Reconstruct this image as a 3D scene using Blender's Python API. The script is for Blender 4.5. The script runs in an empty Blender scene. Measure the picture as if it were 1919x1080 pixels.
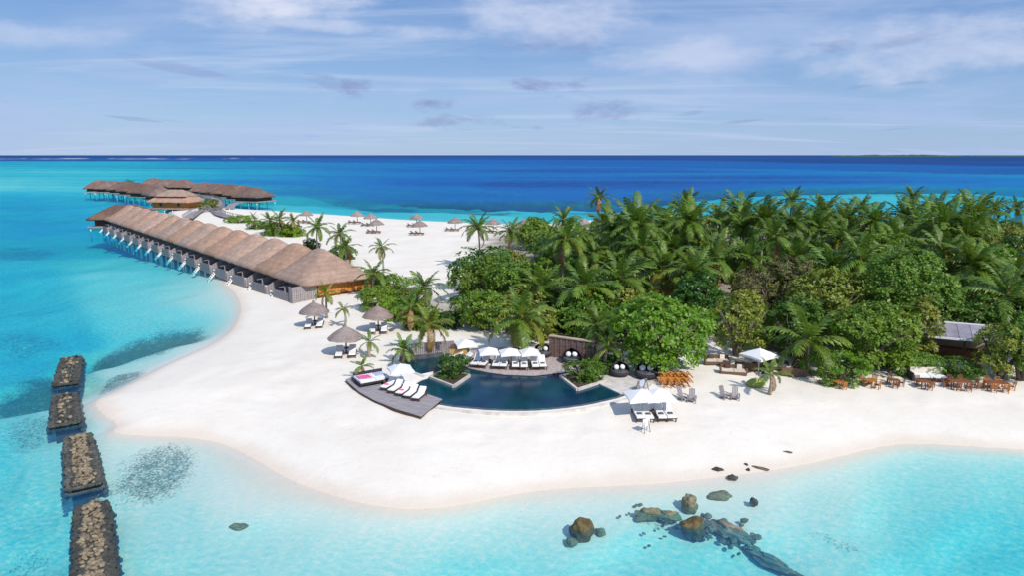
import bpy, math, random
import numpy as np
from mathutils import Vector, Matrix

random.seed(7)
rng = np.random.default_rng(11)
SC = bpy.context.scene
COL = SC.collection
R = math.radians

# ------------------------------------------------------------------ camera
CAM_H, FPX, UC, VC, HORIZON = 20.0, 1280.0, 959.5, 540.0, 290.0
PITCH = math.atan((VC - HORIZON) / FPX)
CP, SP = math.cos(PITCH), math.sin(PITCH)
cam_data = bpy.data.cameras.new('camera')
cam = bpy.data.objects.new('camera', cam_data)
COL.objects.link(cam)
cam.location = (0, 0, CAM_H)
cam.rotation_euler = (math.pi / 2 - PITCH, 0, 0)
cam_data.sensor_fit = 'HORIZONTAL'
cam_data.angle = 2 * math.atan(UC / FPX)
cam_data.clip_start = 0.5
cam_data.clip_end = 120000
SC.camera = cam

# ------------------------------------------------------------------ light
TO_SUN = Vector((0.60, -0.80, 0)).normalized() * math.cos(R(43)) + Vector((0, 0, math.sin(R(43))))
sun_data = bpy.data.lights.new('sun', 'SUN')
sun_data.energy = 3.45
sun_data.angle = R(0.5)
sun_data.color = (1.0, 0.955, 0.885)
sun = bpy.data.objects.new('sun', sun_data)
COL.objects.link(sun)
sun.location = (60, -80, 120)
sun.rotation_euler = TO_SUN.to_track_quat('Z', 'Y').to_euler()

world = bpy.data.worlds.new('World')
SC.world = world
world.use_nodes = True
wt = world.node_tree
wt.nodes.clear()
def wn(t, **k):
    n = wt.nodes.new(t)
    for a, b in k.items():
        setattr(n, a, b)
    return n
w_out = wn('ShaderNodeOutputWorld')
w_bg = wn('ShaderNodeBackground')
w_bg.inputs['Strength'].default_value = 0.085
w_sky = wn('ShaderNodeTexSky', sky_type='NISHITA', sun_disc=False)
w_sky.sun_elevation = R(43)
w_sky.sun_rotation = math.atan2(0.60, -0.80)
w_sky.altitude = 0
w_sky.air_density = 1.0
w_sky.dust_density = 0.25
w_sky.ozone_density = 2.2
w_tc = wn('ShaderNodeTexCoord')
w_sep = wn('ShaderNodeSeparateXYZ')
wt.links.new(w_tc.outputs['Generated'], w_sep.inputs[0])
def wmath(op, a, b=None, clamp=False):
    n = wn('ShaderNodeMath', operation=op, use_clamp=clamp)
    for i, x in enumerate((a, b)):
        if x is None:
            continue
        if isinstance(x, (int, float)):
            n.inputs[i].default_value = x
        else:
            wt.links.new(x, n.inputs[i])
    return n.outputs[0]
def wrange(x, a, b, c, d, smooth=True):
    n = wn('ShaderNodeMapRange', interpolation_type='SMOOTHSTEP' if smooth else 'LINEAR')
    wt.links.new(x, n.inputs[0])
    for i, k in enumerate((a, b, c, d)):
        n.inputs[i + 1].default_value = k
    return n.outputs[0]
def wmix(f, a, b):
    n = wn('ShaderNodeMix', data_type='RGBA')
    for s, x in ((0, f), (6, a), (7, b)):
        if isinstance(x, (int, float)):
            n.inputs[s].default_value = x
        elif isinstance(x, tuple):
            n.inputs[s].default_value = (*x, 1)
        else:
            wt.links.new(x, n.inputs[s])
    return n.outputs[2]
# a cloud deck: the view direction is carried up to flat layers above the sea
zz = wmath('MAXIMUM', w_sep.outputs[2], 0.0)
def cloud_layer(zoff, sx, sy, ox, oy, scale, detail, rough, dist, lo, hi):
    inv = wmath('DIVIDE', 1.0, wmath('ADD', zz, zoff))
    cx = wmath('ADD', wmath('MULTIPLY', wmath('MULTIPLY', w_sep.outputs[0], inv), sx), ox)
    cy = wmath('ADD', wmath('MULTIPLY', wmath('MULTIPLY', w_sep.outputs[1], inv), sy), oy)
    c = wn('ShaderNodeCombineXYZ')
    wt.links.new(cx, c.inputs[0]); wt.links.new(cy, c.inputs[1])
    n = wn('ShaderNodeTexNoise', noise_dimensions='2D')
    wt.links.new(c.outputs[0], n.inputs['Vector'])
    n.inputs['Scale'].default_value = scale
    n.inputs['Detail'].default_value = detail
    n.inputs['Roughness'].default_value = rough
    n.inputs['Distortion'].default_value = dist
    return wrange(n.outputs[0], lo, hi, 0, 1)
veil = cloud_layer(0.10, 0.8, 1.0, 3.1, 1.7, 0.62, 5, 0.58, 0.4, 0.38, 0.72)
streak = cloud_layer(0.06, 0.40, 1.3, 8.3, 4.2, 0.6, 5, 0.62, 0.6, 0.50, 0.74)
puff = cloud_layer(0.030, 0.9, 0.36, 2.4, 10.6, 1.1, 5, 0.5, 0.1, 0.64, 0.74)
up = wrange(w_sep.outputs[2], 0.0, 0.24, 0, 1, False)
# single clouds, each at its bearing and height above the horizon (tangents), with a ragged rim
fy = wmath('MAXIMUM', w_sep.outputs[1], 0.02)
bear = wmath('DIVIDE', w_sep.outputs[0], fy)
elev = wmath('DIVIDE', w_sep.outputs[2], fy)
cc = wn('ShaderNodeCombineXYZ')
wt.links.new(wmath('MULTIPLY', bear, 1.0), cc.inputs[0]); wt.links.new(wmath('MULTIPLY', elev, 2.6), cc.inputs[1])
def rag(scale, detail, rough):
    n = wn('ShaderNodeTexNoise', noise_dimensions='2D')
    wt.links.new(cc.outputs[0], n.inputs['Vector'])
    n.inputs['Scale'].default_value = scale; n.inputs['Detail'].default_value = detail; n.inputs['Roughness'].default_value = rough
    return wmath('SUBTRACT', n.outputs[0], 0.5)
rag_a, rag_b = rag(9, 7, 0.6), rag(24, 6, 0.6)
def clouds(items, ragged, amp, soft):
    tot = None
    for u, v, ru, rv, sl, k in items:
        a0, e0 = (u - UC) / 1280, (HORIZON - v) / 1280 * 1.02
        da = wmath('SUBTRACT', bear, a0)
        de = wmath('SUBTRACT', wmath('SUBTRACT', elev, e0), wmath('MULTIPLY', da, -sl))
        q = wmath('ADD', wmath('POWER', wmath('MULTIPLY', wmath('ABSOLUTE', da), 1280 / ru), 2.0), wmath('POWER', wmath('MULTIPLY', wmath('ABSOLUTE', de), 1280 / rv), 2.0))
        m = wmath('MULTIPLY', wrange(wmath('ADD', wmath('SUBTRACT', 1.0, q), wmath('MULTIPLY', ragged, amp)), 0.0, soft, 0, 1), k)
        tot = m if tot is None else wmath('MAXIMUM', tot, m)
    return wmath('MULTIPLY', tot, wrange(w_sep.outputs[1], 0.02, 0.1, 0, 1))
white = clouds([(540, 0, 230, 88, 0.0, 1.25), (1040, 45, 190, 85, 0, .8), (1260, 120, 200, 38, -.04, .6), (640, 68, 330, 16, .065, .7), (1720, 105, 330, 75, -.06, .65), (120, 85, 230, 32, .05, .5)], rag_a, 2.3, 1.4)
grey = clouds([(1040, 100, 130, 22, 0, .65), (1030, 167, 95, 15, 0, 1), (676, 170, 40, 18, 0, 1), (820, 201, 52, 12, 0, .95), (1140, 214, 90, 20, 0, .8), (850, 232, 95, 16, 0, .7), (1545, 103, 62, 13, 0, .7)], rag_b, 3.3, 1.7)
# clear air, from the physical sky, mixed with a set blue gradient
base = wmix(0.72, w_sky.outputs[0], wmix(up, (2.65, 4.6, 7.9), (1.3, 2.75, 6.2)))
c_veil = wmix(wmath('MULTIPLY', veil, 0.8), base, (4.0, 5.2, 7.8))
c_str = wmix(wmath('MULTIPLY', streak, 0.6), c_veil, (5.0, 6.1, 8.2))
c_big = wmix(wmath('MULTIPLY', white, 0.9), c_str, (6.6, 7.1, 8.7))
c_puf = wmix(wmath('MULTIPLY', wmath('MAXIMUM', grey, wmath('MULTIPLY', wmath('MULTIPLY', puff, 0.45), wrange(w_sep.outputs[2], 0.01, 0.05, 0, 1))), 0.85), c_big, (2.45, 3.15, 5.5))
wt.links.new(c_puf, w_bg.inputs['Color'])
wt.links.new(w_bg.outputs[0], w_out.inputs[0])

SC.view_settings.view_transform = 'Standard'
SC.view_settings.look = 'None'
SC.view_settings.gamma = 1.0
SC.view_settings.exposure = 0.3
SC.view_settings.use_curve_mapping = False
SC.cycles.max_bounces = 4
SC.cycles.diffuse_bounces = 3
SC.cycles.glossy_bounces = 2
world.cycles.sampling_method = 'MANUAL'
world.cycles.sample_map_resolution = 256
SC.cycles.transparent_max_bounces = 8
SC.cycles.use_adaptive_sampling = True
SC.cycles.use_denoising = True

# ------------------------------------------------------------------ where a pixel of the photo meets the level z
def at(u, v, z=0.0):
    t = (CAM_H - z) / (FPX * SP + (v - VC) * CP)
    return Vector(((u - UC) * t, (FPX * CP - (v - VC) * SP) * t, z))

# ------------------------------------------------------------------ the lie of the land
SHORE_PX = [(425, 536), (444, 552), (454, 580), (442, 610), (416, 638), (370, 660), (310, 686), (262, 712), (212, 736), (170, 752), (188, 778), (222, 796), (204, 812),
            (260, 818), (350, 820), (420, 832), (480, 862), (540, 900), (610, 926), (680, 946), (760, 957), (850, 951), (940, 931), (1040, 917), (1130, 913),
            (1240, 908), (1330, 897), (1440, 884), (1520, 870), (1600, 850), (1680, 832), (1760, 834), (1850, 840), (1919, 844), (2100, 850), (2500, 862), (3300, 880),
            (4200, 760), (3800, 480), (2900, 445), (2300, 430), (1919, 424), (1750, 420), (1600, 418), (1450, 416), (1300, 414), (1200, 412), (1100, 413), (1000, 422), (930, 421), (870, 418),
            (780, 414), (700, 408), (640, 404), (580, 400), (520, 396), (470, 393), (430, 391), (395, 386), (370, 381), (340, 381), (310, 386), (318, 396), (330, 412), (350, 440), (385, 485)]
def chaikin(pts, n):
    for _ in range(n):
        q = []
        for i in range(len(pts)):
            a, b = pts[i], pts[(i + 1) % len(pts)]
            q.append(tuple(a[k] * .75 + b[k] * .25 for k in range(2)))
            q.append(tuple(a[k] * .25 + b[k] * .75 for k in range(2)))
        pts = q
    return pts
SHORE = np.array([tuple(at(u, v).xy) for u, v in SHORE_PX])
SHORE_S = np.array(chaikin([tuple(p) for p in SHORE], 2))
def sdist(X, Y, poly=None):
    """signed distance to an outline, positive inside"""
    P = SHORE_S if poly is None else poly
    X = np.asarray(X, float); Y = np.asarray(Y, float)
    best = np.full(X.shape, 1e18); inside = np.zeros(X.shape, bool)
    for i in range(len(P)):
        ax, ay = P[i]; bx, by = P[(i + 1) % len(P)]
        dx, dy = bx - ax, by - ay
        L = dx * dx + dy * dy + 1e-12
        t = np.clip(((X - ax) * dx + (Y - ay) * dy) / L, 0, 1)
        best = np.minimum(best, (X - ax - t * dx) ** 2 + (Y - ay - t * dy) ** 2)
        c = (ay > Y) != (by > Y)
        if abs(dy) > 1e-12:
            inside ^= c & (X < (dx * (Y - ay) / dy + ax))
    d = np.sqrt(best)
    return np.where(inside, d, -d)
def vnoise(X, Y, seed=0):
    """smooth value noise in -1..1"""
    xi = np.floor(X).astype(np.int64); yi = np.floor(Y).astype(np.int64)
    fx = X - xi; fy = Y - yi
    fx = fx * fx * (3 - 2 * fx); fy = fy * fy * (3 - 2 * fy)
    def h(a, b):
        n = (a * 374761393 + b * 668265263 + seed * 974711) & 0xffffffff
        n = ((n ^ (n >> 13)) * 1274126177) & 0xffffffff
        return ((n ^ (n >> 16)) & 0xffff) / 32767.5 - 1
    return (h(xi, yi) * (1 - fx) + h(xi + 1, yi) * fx) * (1 - fy) + (h(xi, yi + 1) * (1 - fx) + h(xi + 1, yi + 1) * fx) * fy

DEPTHS = [(-300, 292, 60), (300, 292, 60), (960, 292, 60), (1600, 292, 60), (2300, 292, 60),
    (0, 295.5, 40), (400, 295.5, 40), (800, 296, 30), (1200, 297, 40), (1919, 298, 60),
    (0, 301, 5), (200, 302, 4), (400, 302, 6), (700, 303, 9), (900, 305, 14), (1100, 305, 22), (1300, 303, 20), (1500, 301, 45), (1700, 303, 45), (1919, 307, 45),
    (0, 316, 3), (150, 322, 2.4), (300, 318, 3.4), (500, 318, 5), (650, 318, 9), (800, 320, 15), (1000, 322, 22), (1200, 322, 22), (1400, 311, 9), (1600, 315, 9), (1800, 321, 8), (1919, 326, 7),
    (0, 345, 1.81), (100, 350, 2.48), (250, 372, 3.3), (0, 380, 6.18), (100, 400, 5.56), (180, 380, 4.95), (60, 430, 5.56),
    (520, 350, 6), (600, 345, 9.6), (700, 350, 12), (800, 345, 18), (1000, 345, 26), (1200, 345, 26), (1400, 335, 24), (1600, 337, 22), (1800, 338, 18), (1919, 345, 14),
    (560, 385, 2.4), (640, 385, 3), (720, 395, 2.4), (800, 398, 1.8), (900, 400, 1.5), (750, 372, 7.2), (900, 370, 10), (1050, 365, 16), (950, 385, 3.5), (1080, 390, 2.5), (1200, 372, 8), (1250, 382, 3), (1350, 372, 3.4), (1500, 365, 3),
    (1650, 365, 2.2), (1800, 360, 2.6), (1919, 365, 4),
    (100, 470, 3.96), (200, 500, 1.98), (300, 540, 1.6), (380, 560, 1), (40, 520, 4.33), (100, 580, 3.96), (200, 570, 1.81), (300, 590, 1.8), (0, 620, 4.95), (150, 640, 5.58), (230, 630, 2.97), (310, 620, 2.8), (300, 665, 1), (350, 650, 0.8),
    (50, 690, 5.03), (60, 760, 2.42), (0, 850, 2.6), (60, 850, 1.86), (60, 930, 2.23), (0, 1000, 2.79), (80, 1050, 2.23), (0, 1150, 2.79), (170, 700, 2.4), (200, 690, 1),
    (230, 870, 0.8), (300, 980, 1.04), (300, 1070, 1.3), (450, 920, 0.65), (500, 1020, 1.04), (700, 1020, 1.17), (900, 1010, 1.17), (900, 1075, 1.56), (1100, 960, 0.78), (1200, 1050, 1.43), (1400, 940, 0.78),
    (1400, 1050, 1.56), (1550, 930, 1.06), (1600, 1030, 1.26), (1700, 950, 1.55), (1800, 900, 1.33), (1850, 1000, 2.07), (1700, 1070, 1.85), (1919, 900, 1.55), (1919, 1050, 2.22),
    (500, 1300, 1.95), (1200, 1300, 2.86), (1900, 1300, 2.96), (-200, 900, 3.72), (2300, 1000, 2.96), (-400, 500, 6.18), (2500, 350, 10), (-600, 330, 4)]
DP = [(at(u, v), d) for u, v, d in DEPTHS]
def polar(X, Y):
    Yc = np.maximum(Y, 14.0)
    return X / (np.abs(Yc) + 8) * 6.0, np.log(Yc) * 2.6
def depth_field(X, Y):
    A, B = polar(X, Y)
    num = np.zeros(X.shape); den = np.zeros(X.shape)
    for p, d in DP:
        a, b = polar(np.array(p.x), np.array(p.y))
        w = 1.0 / (((A - a) ** 2 + ((B - b) * 1.7) ** 2) + 0.006) ** 2
        num += w * math.log(d); den += w
    return np.exp(num / den)
POOL_PX = [(752, 678), (832, 669), (876, 692), (910, 699), (945, 704), (1000, 706), (1052, 700), (1112, 704), (1182, 736), (1150, 746), (1120, 753), (1060, 763), (1000, 768), (940, 768), (880, 764), (826, 757), (788, 738), (776, 722), (800, 708), (778, 700)]
POOL_XY = np.array([tuple(at(u, v, 1.2).xy) for u, v in POOL_PX])
def land_height(d):
    return 1.25 * (1 - np.exp(-np.maximum(d, 0) / 7.0))
def ground(x, y):
    x, y = np.array(x), np.array(y)
    return float(np.minimum(land_height(sdist(x, y)), 1.0 + 0.09 * np.maximum(0, -sdist(x, y, POOL_XY) - .6)))
def on(u, v, dz=0.0):
    """the point of the beach that the photo shows at pixel (u, v)"""
    p = at(u, v, 0.6)
    for _ in range(4):
        z = ground(p.x, p.y)
        p = at(u, v, z + dz)
    return p
def under(u, v, h):
    """foot of something of height h whose top shows at (u, v)"""
    p = at(u, v, h + 0.6)
    for _ in range(3):
        p = at(u, v, h + ground(p.x, p.y))
    return Vector((p.x, p.y, ground(p.x, p.y)))

# ------------------------------------------------------------------ materials
class NT:
    def __init__(self, name):
        self.m = bpy.data.materials.new(name)
        self.m.use_nodes = True
        self.t = self.m.node_tree
        self.t.nodes.clear()
        self.out = self.t.nodes.new('ShaderNodeOutputMaterial')
    def n(self, t, **k):
        x = self.t.nodes.new(t)
        for a, b in k.items():
            setattr(x, a, b)
        return x
    def set(self, sock, x):
        if x is None:
            return
        if isinstance(x, (int, float)):
            sock.default_value = x
        elif isinstance(x, tuple):
            sock.default_value = x if len(x) == len(sock.default_value) else (*x, 1)
        else:
            self.t.links.new(x, sock)
    def math(self, op, a, b=None, clamp=False):
        n = self.n('ShaderNodeMath', operation=op, use_clamp=clamp)
        self.set(n.inputs[0], a); self.set(n.inputs[1], b)
        return n.outputs[0]
    def mix(self, f, a, b, blend='MIX'):
        n = self.n('ShaderNodeMix', data_type='RGBA', blend_type=blend)
        self.set(n.inputs[0], f); self.set(n.inputs[6], a); self.set(n.inputs[7], b)
        return n.outputs[2]
    def rng(self, x, a, b, c=0.0, d=1.0, smooth=True):
        n = self.n('ShaderNodeMapRange', interpolation_type='SMOOTHSTEP' if smooth else 'LINEAR')
        for i, k in enumerate((x, a, b, c, d)):
            self.set(n.inputs[i], k)
        return n.outputs[0]
    def noise(self, vec, scale, detail=4, rough=0.55, dist=0.0):
        n = self.n('ShaderNodeTexNoise')
        self.set(n.inputs['Vector'], vec)
        n.inputs['Scale'].default_value = scale
        n.inputs['Detail'].default_value = detail
        n.inputs['Roughness'].default_value = rough
        n.inputs['Distortion'].default_value = dist
        return n.outputs[0]
    def pos(self):
        return self.n('ShaderNodeNewGeometry').outputs['Position']
    def obj(self):
        return self.n('ShaderNodeTexCoord').outputs['Object']
    def scaled(self, vec, s, loc=(0, 0, 0), rot=(0, 0, 0)):
        n = self.n('ShaderNodeMapping')
        self.set(n.inputs['Vector'], vec)
        n.inputs['Scale'].default_value = s
        n.inputs['Location'].default_value = loc
        n.inputs['Rotation'].default_value = rot
        return n.outputs[0]
    def attr(self, name):
        n = self.n('ShaderNodeAttribute')
        n.attribute_name = name
        return n
    def bump(self, h, strength, dist=0.05):
        n = self.n('ShaderNodeBump')
        n.inputs['Strength'].default_value = strength
        n.inputs['Distance'].default_value = dist
        self.set(n.inputs['Height'], h)
        return n.outputs[0]
    def principled(self, color, rough=0.6, normal=None, spec=0.4):
        n = self.n('ShaderNodeBsdfPrincipled')
        self.set(n.inputs['Base Color'], color)
        self.set(n.inputs['Roughness'], rough)
        n.inputs['Specular IOR Level'].default_value = spec
        if normal is not None:
            self.set(n.inputs['Normal'], normal)
        return n
    def done(self, shader):
        self.t.links.new(shader, self.out.inputs[0])
        return self.m

def simple(name, c1, c2, scale=3.0, rough=0.65, stretch=(1, 1, 1), bump=0.3, spec=0.3, detail=5, vary=0.12):
    """two tones mottled by noise, a fine relief, and a small shift from thing to thing"""
    t = NT(name)
    o = t.obj()
    n1 = t.noise(t.scaled(o, stretch), scale, detail, 0.6)
    n2 = t.noise(t.scaled(o, stretch), scale * 7, 3, 0.6)
    f = t.rng(t.math('ADD', t.math('MULTIPLY', n1, 0.7), t.math('MULTIPLY', n2, 0.3)), 0.3, 0.7)
    c = t.mix(f, c1, c2)
    rnd = t.n('ShaderNodeObjectInfo').outputs['Random']
    hsv = t.n('ShaderNodeHueSaturation')
    t.set(hsv.inputs['Value'], t.rng(rnd, 0, 1, 1 - vary, 1 + vary, False))
    t.set(hsv.inputs['Color'], c)
    nb = t.bump(n2, bump, 0.03) if bump else None
    return t.done(t.principled(hsv.outputs[0], rough, nb, spec).outputs[0])

def leafy(name, c1, c2, c3, trans=0.35):
    """leaf with light passing through; tone shifts from tree to tree and patch to patch"""
    t = NT(name)
    oi = t.n('ShaderNodeObjectInfo')
    n = t.noise(t.pos(), 0.9, 3, 0.6)
    n2 = t.noise(t.pos(), 5.0, 2, 0.5)
    c = t.mix(t.rng(n, 0.35, 0.65), c1, c2)
    c = t.mix(t.rng(n2, 0.48, 0.70, 0, 0.75), c, c3)  # palest patches also put sunlit highlights into the leaf colour
    hsv = t.n('ShaderNodeHueSaturation')
    t.set(hsv.inputs['Hue'], t.rng(oi.outputs['Random'], 0, 1, 0.485, 0.512, False))
    t.set(hsv.inputs['Value'], t.rng(t.math('FRACT', t.math('MULTIPLY', oi.outputs['Random'], 7.13)), 0, 1, 0.78, 1.25, False))
    t.set(hsv.inputs['Color'], c)
    p = t.principled(hsv.outputs[0], 0.45, None, 0.35)
    tr = t.n('ShaderNodeBsdfTranslucent')
    t.set(tr.inputs[0], t.mix(0.5, hsv.outputs[0], (0.16, 0.26, 0.02), 'MIX'))
    mx = t.n('ShaderNodeMixShader')
    mx.inputs[0].default_value = trans
    t.t.links.new(p.outputs[0], mx.inputs[1]); t.t.links.new(tr.outputs[0], mx.inputs[2])
    return t.done(mx.outputs[0])

# ------------------------------------------------------------------ building blocks
def tag(o, label=None, cat=None, group=None, kind=None):
    for k, v in (('label', label), ('category', cat), ('group', group), ('kind', kind)):
        if v:
            o[k] = v
    return o
def empty(name, loc=(0, 0, 0), rz=0.0):
    o = bpy.data.objects.new(name, None)
    o.empty_display_size = 0.3
    COL.objects.link(o)
    o.location = loc
    o.rotation_euler = (0, 0, rz)
    return o
def place(mesh, name, parent=None, loc=(0, 0, 0), rot=(0, 0, 0), scale=(1, 1, 1)):
    o = bpy.data.objects.new(name, mesh)
    COL.objects.link(o)
    o.parent = parent
    o.location = loc; o.rotation_euler = rot; o.scale = scale
    return o
def copy_tree(o, parent=None):
    c = o.copy()
    COL.objects.link(c)
    c.parent = parent
    for ch in o.children:
        copy_tree(ch, c)
    return c
class MB:
    def __init__(self):
        self.v, self.f, self.smooth = [], [], []
    def add(self, verts, faces, smooth=False):
        b = len(self.v)
        self.v.extend(tuple(p) for p in verts)
        self.f.extend(tuple(i + b for i in f) for f in faces)
        self.smooth.extend([smooth] * len(faces))
        return self
    def box(self, x0, x1, y0, y1, z0, z1):
        return self.hexa([(x0, y0, z0), (x1, y0, z0), (x1, y1, z0), (x0, y1, z0)], [(x0, y0, z1), (x1, y0, z1), (x1, y1, z1), (x0, y1, z1)])
    def hexa(self, lo, hi):
        return self.add(list(lo) + list(hi), [(3, 2, 1, 0), (4, 5, 6, 7), (0, 1, 5, 4), (1, 2, 6, 5), (2, 3, 7, 6), (3, 0, 4, 7)])
    def beam(self, a, b, w, h=None, up=(0, 0, 1)):
        a, b = Vector(a), Vector(b); h = h or w
        d = (b - a).normalized()
        u = Vector(up)
        if abs(d.dot(u)) > 0.99:
            u = Vector((1, 0, 0))
        s = d.cross(u).normalized() * w / 2
        t = s.cross(d).normalized() * h / 2
        q = [-s - t, s - t, s + t, -s + t]
        return self.hexa([a + k for k in q], [b + k for k in q])
    def tube(self, pts, rads, n=8, cap=True):
        pts = [Vector(p) for p in pts]
        if isinstance(rads, (int, float)):
            rads = [rads] * len(pts)
        vs, fs = [], []
        ref = Vector((0.31, 0.87, 0.39)).normalized()
        for i, p in enumerate(pts):
            d = (pts[min(i + 1, len(pts) - 1)] - pts[max(i - 1, 0)]).normalized()
            a = d.cross(ref)
            a = a.normalized() if a.length > 1e-4 else d.orthogonal().normalized()
            b = d.cross(a)
            for k in range(n):
                th = 2 * math.pi * k / n
                vs.append(p + (a * math.cos(th) + b * math.sin(th)) * rads[i])
        for i in range(len(pts) - 1):
            for k in range(n):
                k2 = (k + 1) % n
                fs.append((i * n + k, i * n + k2, (i + 1) * n + k2, (i + 1) * n + k))
        if cap:
            fs.append(tuple(reversed(range(n))))
            fs.append(tuple((len(pts) - 1) * n + k for k in range(n)))
        return self.add(vs, fs, True)
    def lathe(self, prof, n=20, cx=0, cy=0):
        vs, fs = [], []
        for r, z in prof:
            for k in range(n):
                th = 2 * math.pi * k / n
                vs.append((cx + r * math.cos(th), cy + r * math.sin(th), z))
        for i in range(len(prof) - 1):
            for k in range(n):
                k2 = (k + 1) % n
                fs.append((i * n + k, i * n + k2, (i + 1) * n + k2, (i + 1) * n + k))
        return self.add(vs, fs, True)
    def prism(self, poly, z0, z1):
        """poly: list of (x, y) counter-clockwise"""
        n = len(poly)
        vs = [(x, y, z0) for x, y in poly] + [(x, y, z1) for x, y in poly]
        fs = [tuple(reversed(range(n))), tuple(range(n, 2 * n))] + [(i, (i + 1) % n, n + (i + 1) % n, n + i) for i in range(n)]
        return self.add(vs, fs)
    def mesh(self, name, mat):
        me = bpy.data.meshes.new(name)
        me.from_pydata(self.v, [], self.f)
        me.materials.append(mat)
        if any(self.smooth):
            me.polygons.foreach_set('use_smooth', self.smooth)
        me.update()
        return me
    def build(self, name, mat, parent=None, loc=(0, 0, 0), rot=(0, 0, 0)):
        return place(self.mesh(name, mat), name, parent, loc, rot)
def ccw(poly):
    a = sum(poly[i][0] * poly[(i + 1) % len(poly)][1] - poly[(i + 1) % len(poly)][0] * poly[i][1] for i in range(len(poly)))
    return list(poly) if a > 0 else list(reversed(poly))

# ------------------------------------------------------------------ island, seabed and sea: one fan of cells, finer near the viewer
ROWS, COLS = 420, 520
vs_ = np.concatenate([np.linspace(2600, 1160, 40), np.linspace(1150, 560, 170)[0:], np.linspace(557, 330, 125), np.linspace(328.5, 291.5, 84), [290.5]])
ys = np.array([at(0, v).y for v in vs_ if v > 290])
ys = np.concatenate([[-160, -80, -40, -15, -3], ys])
ys = np.sort(ys)
s_ = np.linspace(-1, 1, COLS)
s_ = np.sign(s_) * np.abs(s_) ** 1.25
XX = s_[None, :] * (np.maximum(ys, 0)[:, None] * 1.25 + 95)
YY = np.repeat(ys[:, None], COLS, 1)
SD = sdist(XX, YY)
DEP = depth_field(XX, YY)
DEP = DEP * (1 + 0.10 * vnoise(XX / 9 + 40, YY / 9, 3) + 0.07 * vnoise(XX / 3.1, YY / 3.1, 5))
shelf = np.clip(np.abs(SD), 0, None)
DEPTH = np.where(SD < 0, DEP * (1 - np.exp(-shelf / 3.4)) + 0.004 * np.minimum(shelf, 5), 0)
H = np.where(SD >= 0, land_height(SD) + np.where(SD > 6, 0.07 * vnoise(XX / 2.7, YY / 2.7, 1) + 0.05 * vnoise(XX / 1.1, YY / 1.1, 2), 0), -DEPTH)
H = np.where(SD > -60, H, np.minimum(H, -0.25))
H = np.minimum(H, 1.0 + 0.09 * np.maximum(0, -sdist(XX, YY, POOL_XY) - .6))
DEN = YY * CP + CAM_H * SP
DEN = np.where(DEN < 1, 1, DEN)
UU = UC + FPX * XX / DEN
VV = VC + FPX * (CAM_H * CP - YY * SP) / DEN
wob = 0.25 * vnoise(XX / 4, YY / 4, 9) + 0.2 * vnoise(XX / 1.6, YY / 1.6, 10)
REEF = np.zeros(XX.shape)
for cu, cv, ru, rv, sl, amp in [(230, 636, 180, 33, -0.16, 1.0), (70, 668, 135, 34, -0.16, 0.9), (278, 878, 100, 52, -0.25, 0.62), (225, 702, 55, 16, -0.2, 0.7), (50, 770, 60, 45, 0, .5), (40, 590, 90, 22, 0, .45), (20, 700, 60, 30, 0, .6),
                                (50, 1010, 70, 60, 0, 0.3), (250, 470, 120, 10, 0, 0.0), (30, 440, 90, 16, 0, .5), (720, 368, 90, 7, 0, 0.8), (900, 385, 90, 4, 0, .8), (650, 352, 60, 5, 0, .5), (600, 335, 80, 5, 0, .4), (1150, 388, 120, 4, 0, .6), (1390, 385, 60, 8, 0, .8),
                                (1800, 350, 80, 4, 0, .7), (1900, 365, 50, 4, 0, .6), (1560, 985, 60, 12, .3, .3), (700, 385, 50, 2.5, 0, .5), (820, 372, 70, 3, 0, .5), (500, 330, 120, 4, 0, .4), (350, 310, 150, 2, 0, .5), (1250, 960, 60, 14, 0.1, .35), (60, 545, 60, 8, 0, .3)]:
    du = (UU - cu); dv = (VV - cv) - sl * du
    q = 1.0 - ((du / ru) ** 2 + (dv / rv) ** 2)
    REEF = np.maximum(REEF, amp * np.clip((q + wob * 0.9) * 1.4, 0, 1))
def grid_mesh(name, Z, mat, attrs):
    nr, nc = XX.shape
    me = bpy.data.meshes.new(name)
    co = np.stack([XX, YY, Z], -1).reshape(-1, 3).astype(np.float32)
    i = np.arange(nr * nc).reshape(nr, nc)
    q = np.stack([i[:-1, :-1], i[:-1, 1:], i[1:, 1:], i[1:, :-1]], -1).reshape(-1, 4)
    me.vertices.add(len(co)); me.vertices.foreach_set('co', co.ravel())
    me.loops.add(q.size); me.loops.foreach_set('vertex_index', q.ravel().astype(np.int32))
    me.polygons.add(len(q))
    me.polygons.foreach_set('loop_start', np.arange(0, q.size, 4, dtype=np.int32))
    me.polygons.foreach_set('use_smooth', np.ones(len(q), bool))
    for k, a in attrs.items():
        at_ = me.attributes.new(k, 'FLOAT', 'POINT')
        at_.data.foreach_set('value', a.ravel().astype(np.float32))
    me.materials.append(mat)
    me.update(); me.validate()
    return me
# litter of leaves lies under the grove
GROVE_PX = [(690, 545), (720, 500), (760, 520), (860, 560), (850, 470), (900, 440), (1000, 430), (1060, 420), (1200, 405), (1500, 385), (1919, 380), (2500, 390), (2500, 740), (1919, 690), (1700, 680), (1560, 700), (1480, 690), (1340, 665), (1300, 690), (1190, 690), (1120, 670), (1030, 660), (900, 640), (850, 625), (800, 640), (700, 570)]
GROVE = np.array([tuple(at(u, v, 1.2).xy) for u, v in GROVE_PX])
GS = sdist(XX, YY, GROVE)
LITTER = np.clip((GS + 2.5 * vnoise(XX / 3, YY / 3, 21) - 1) / 6, 0, 1)

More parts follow.
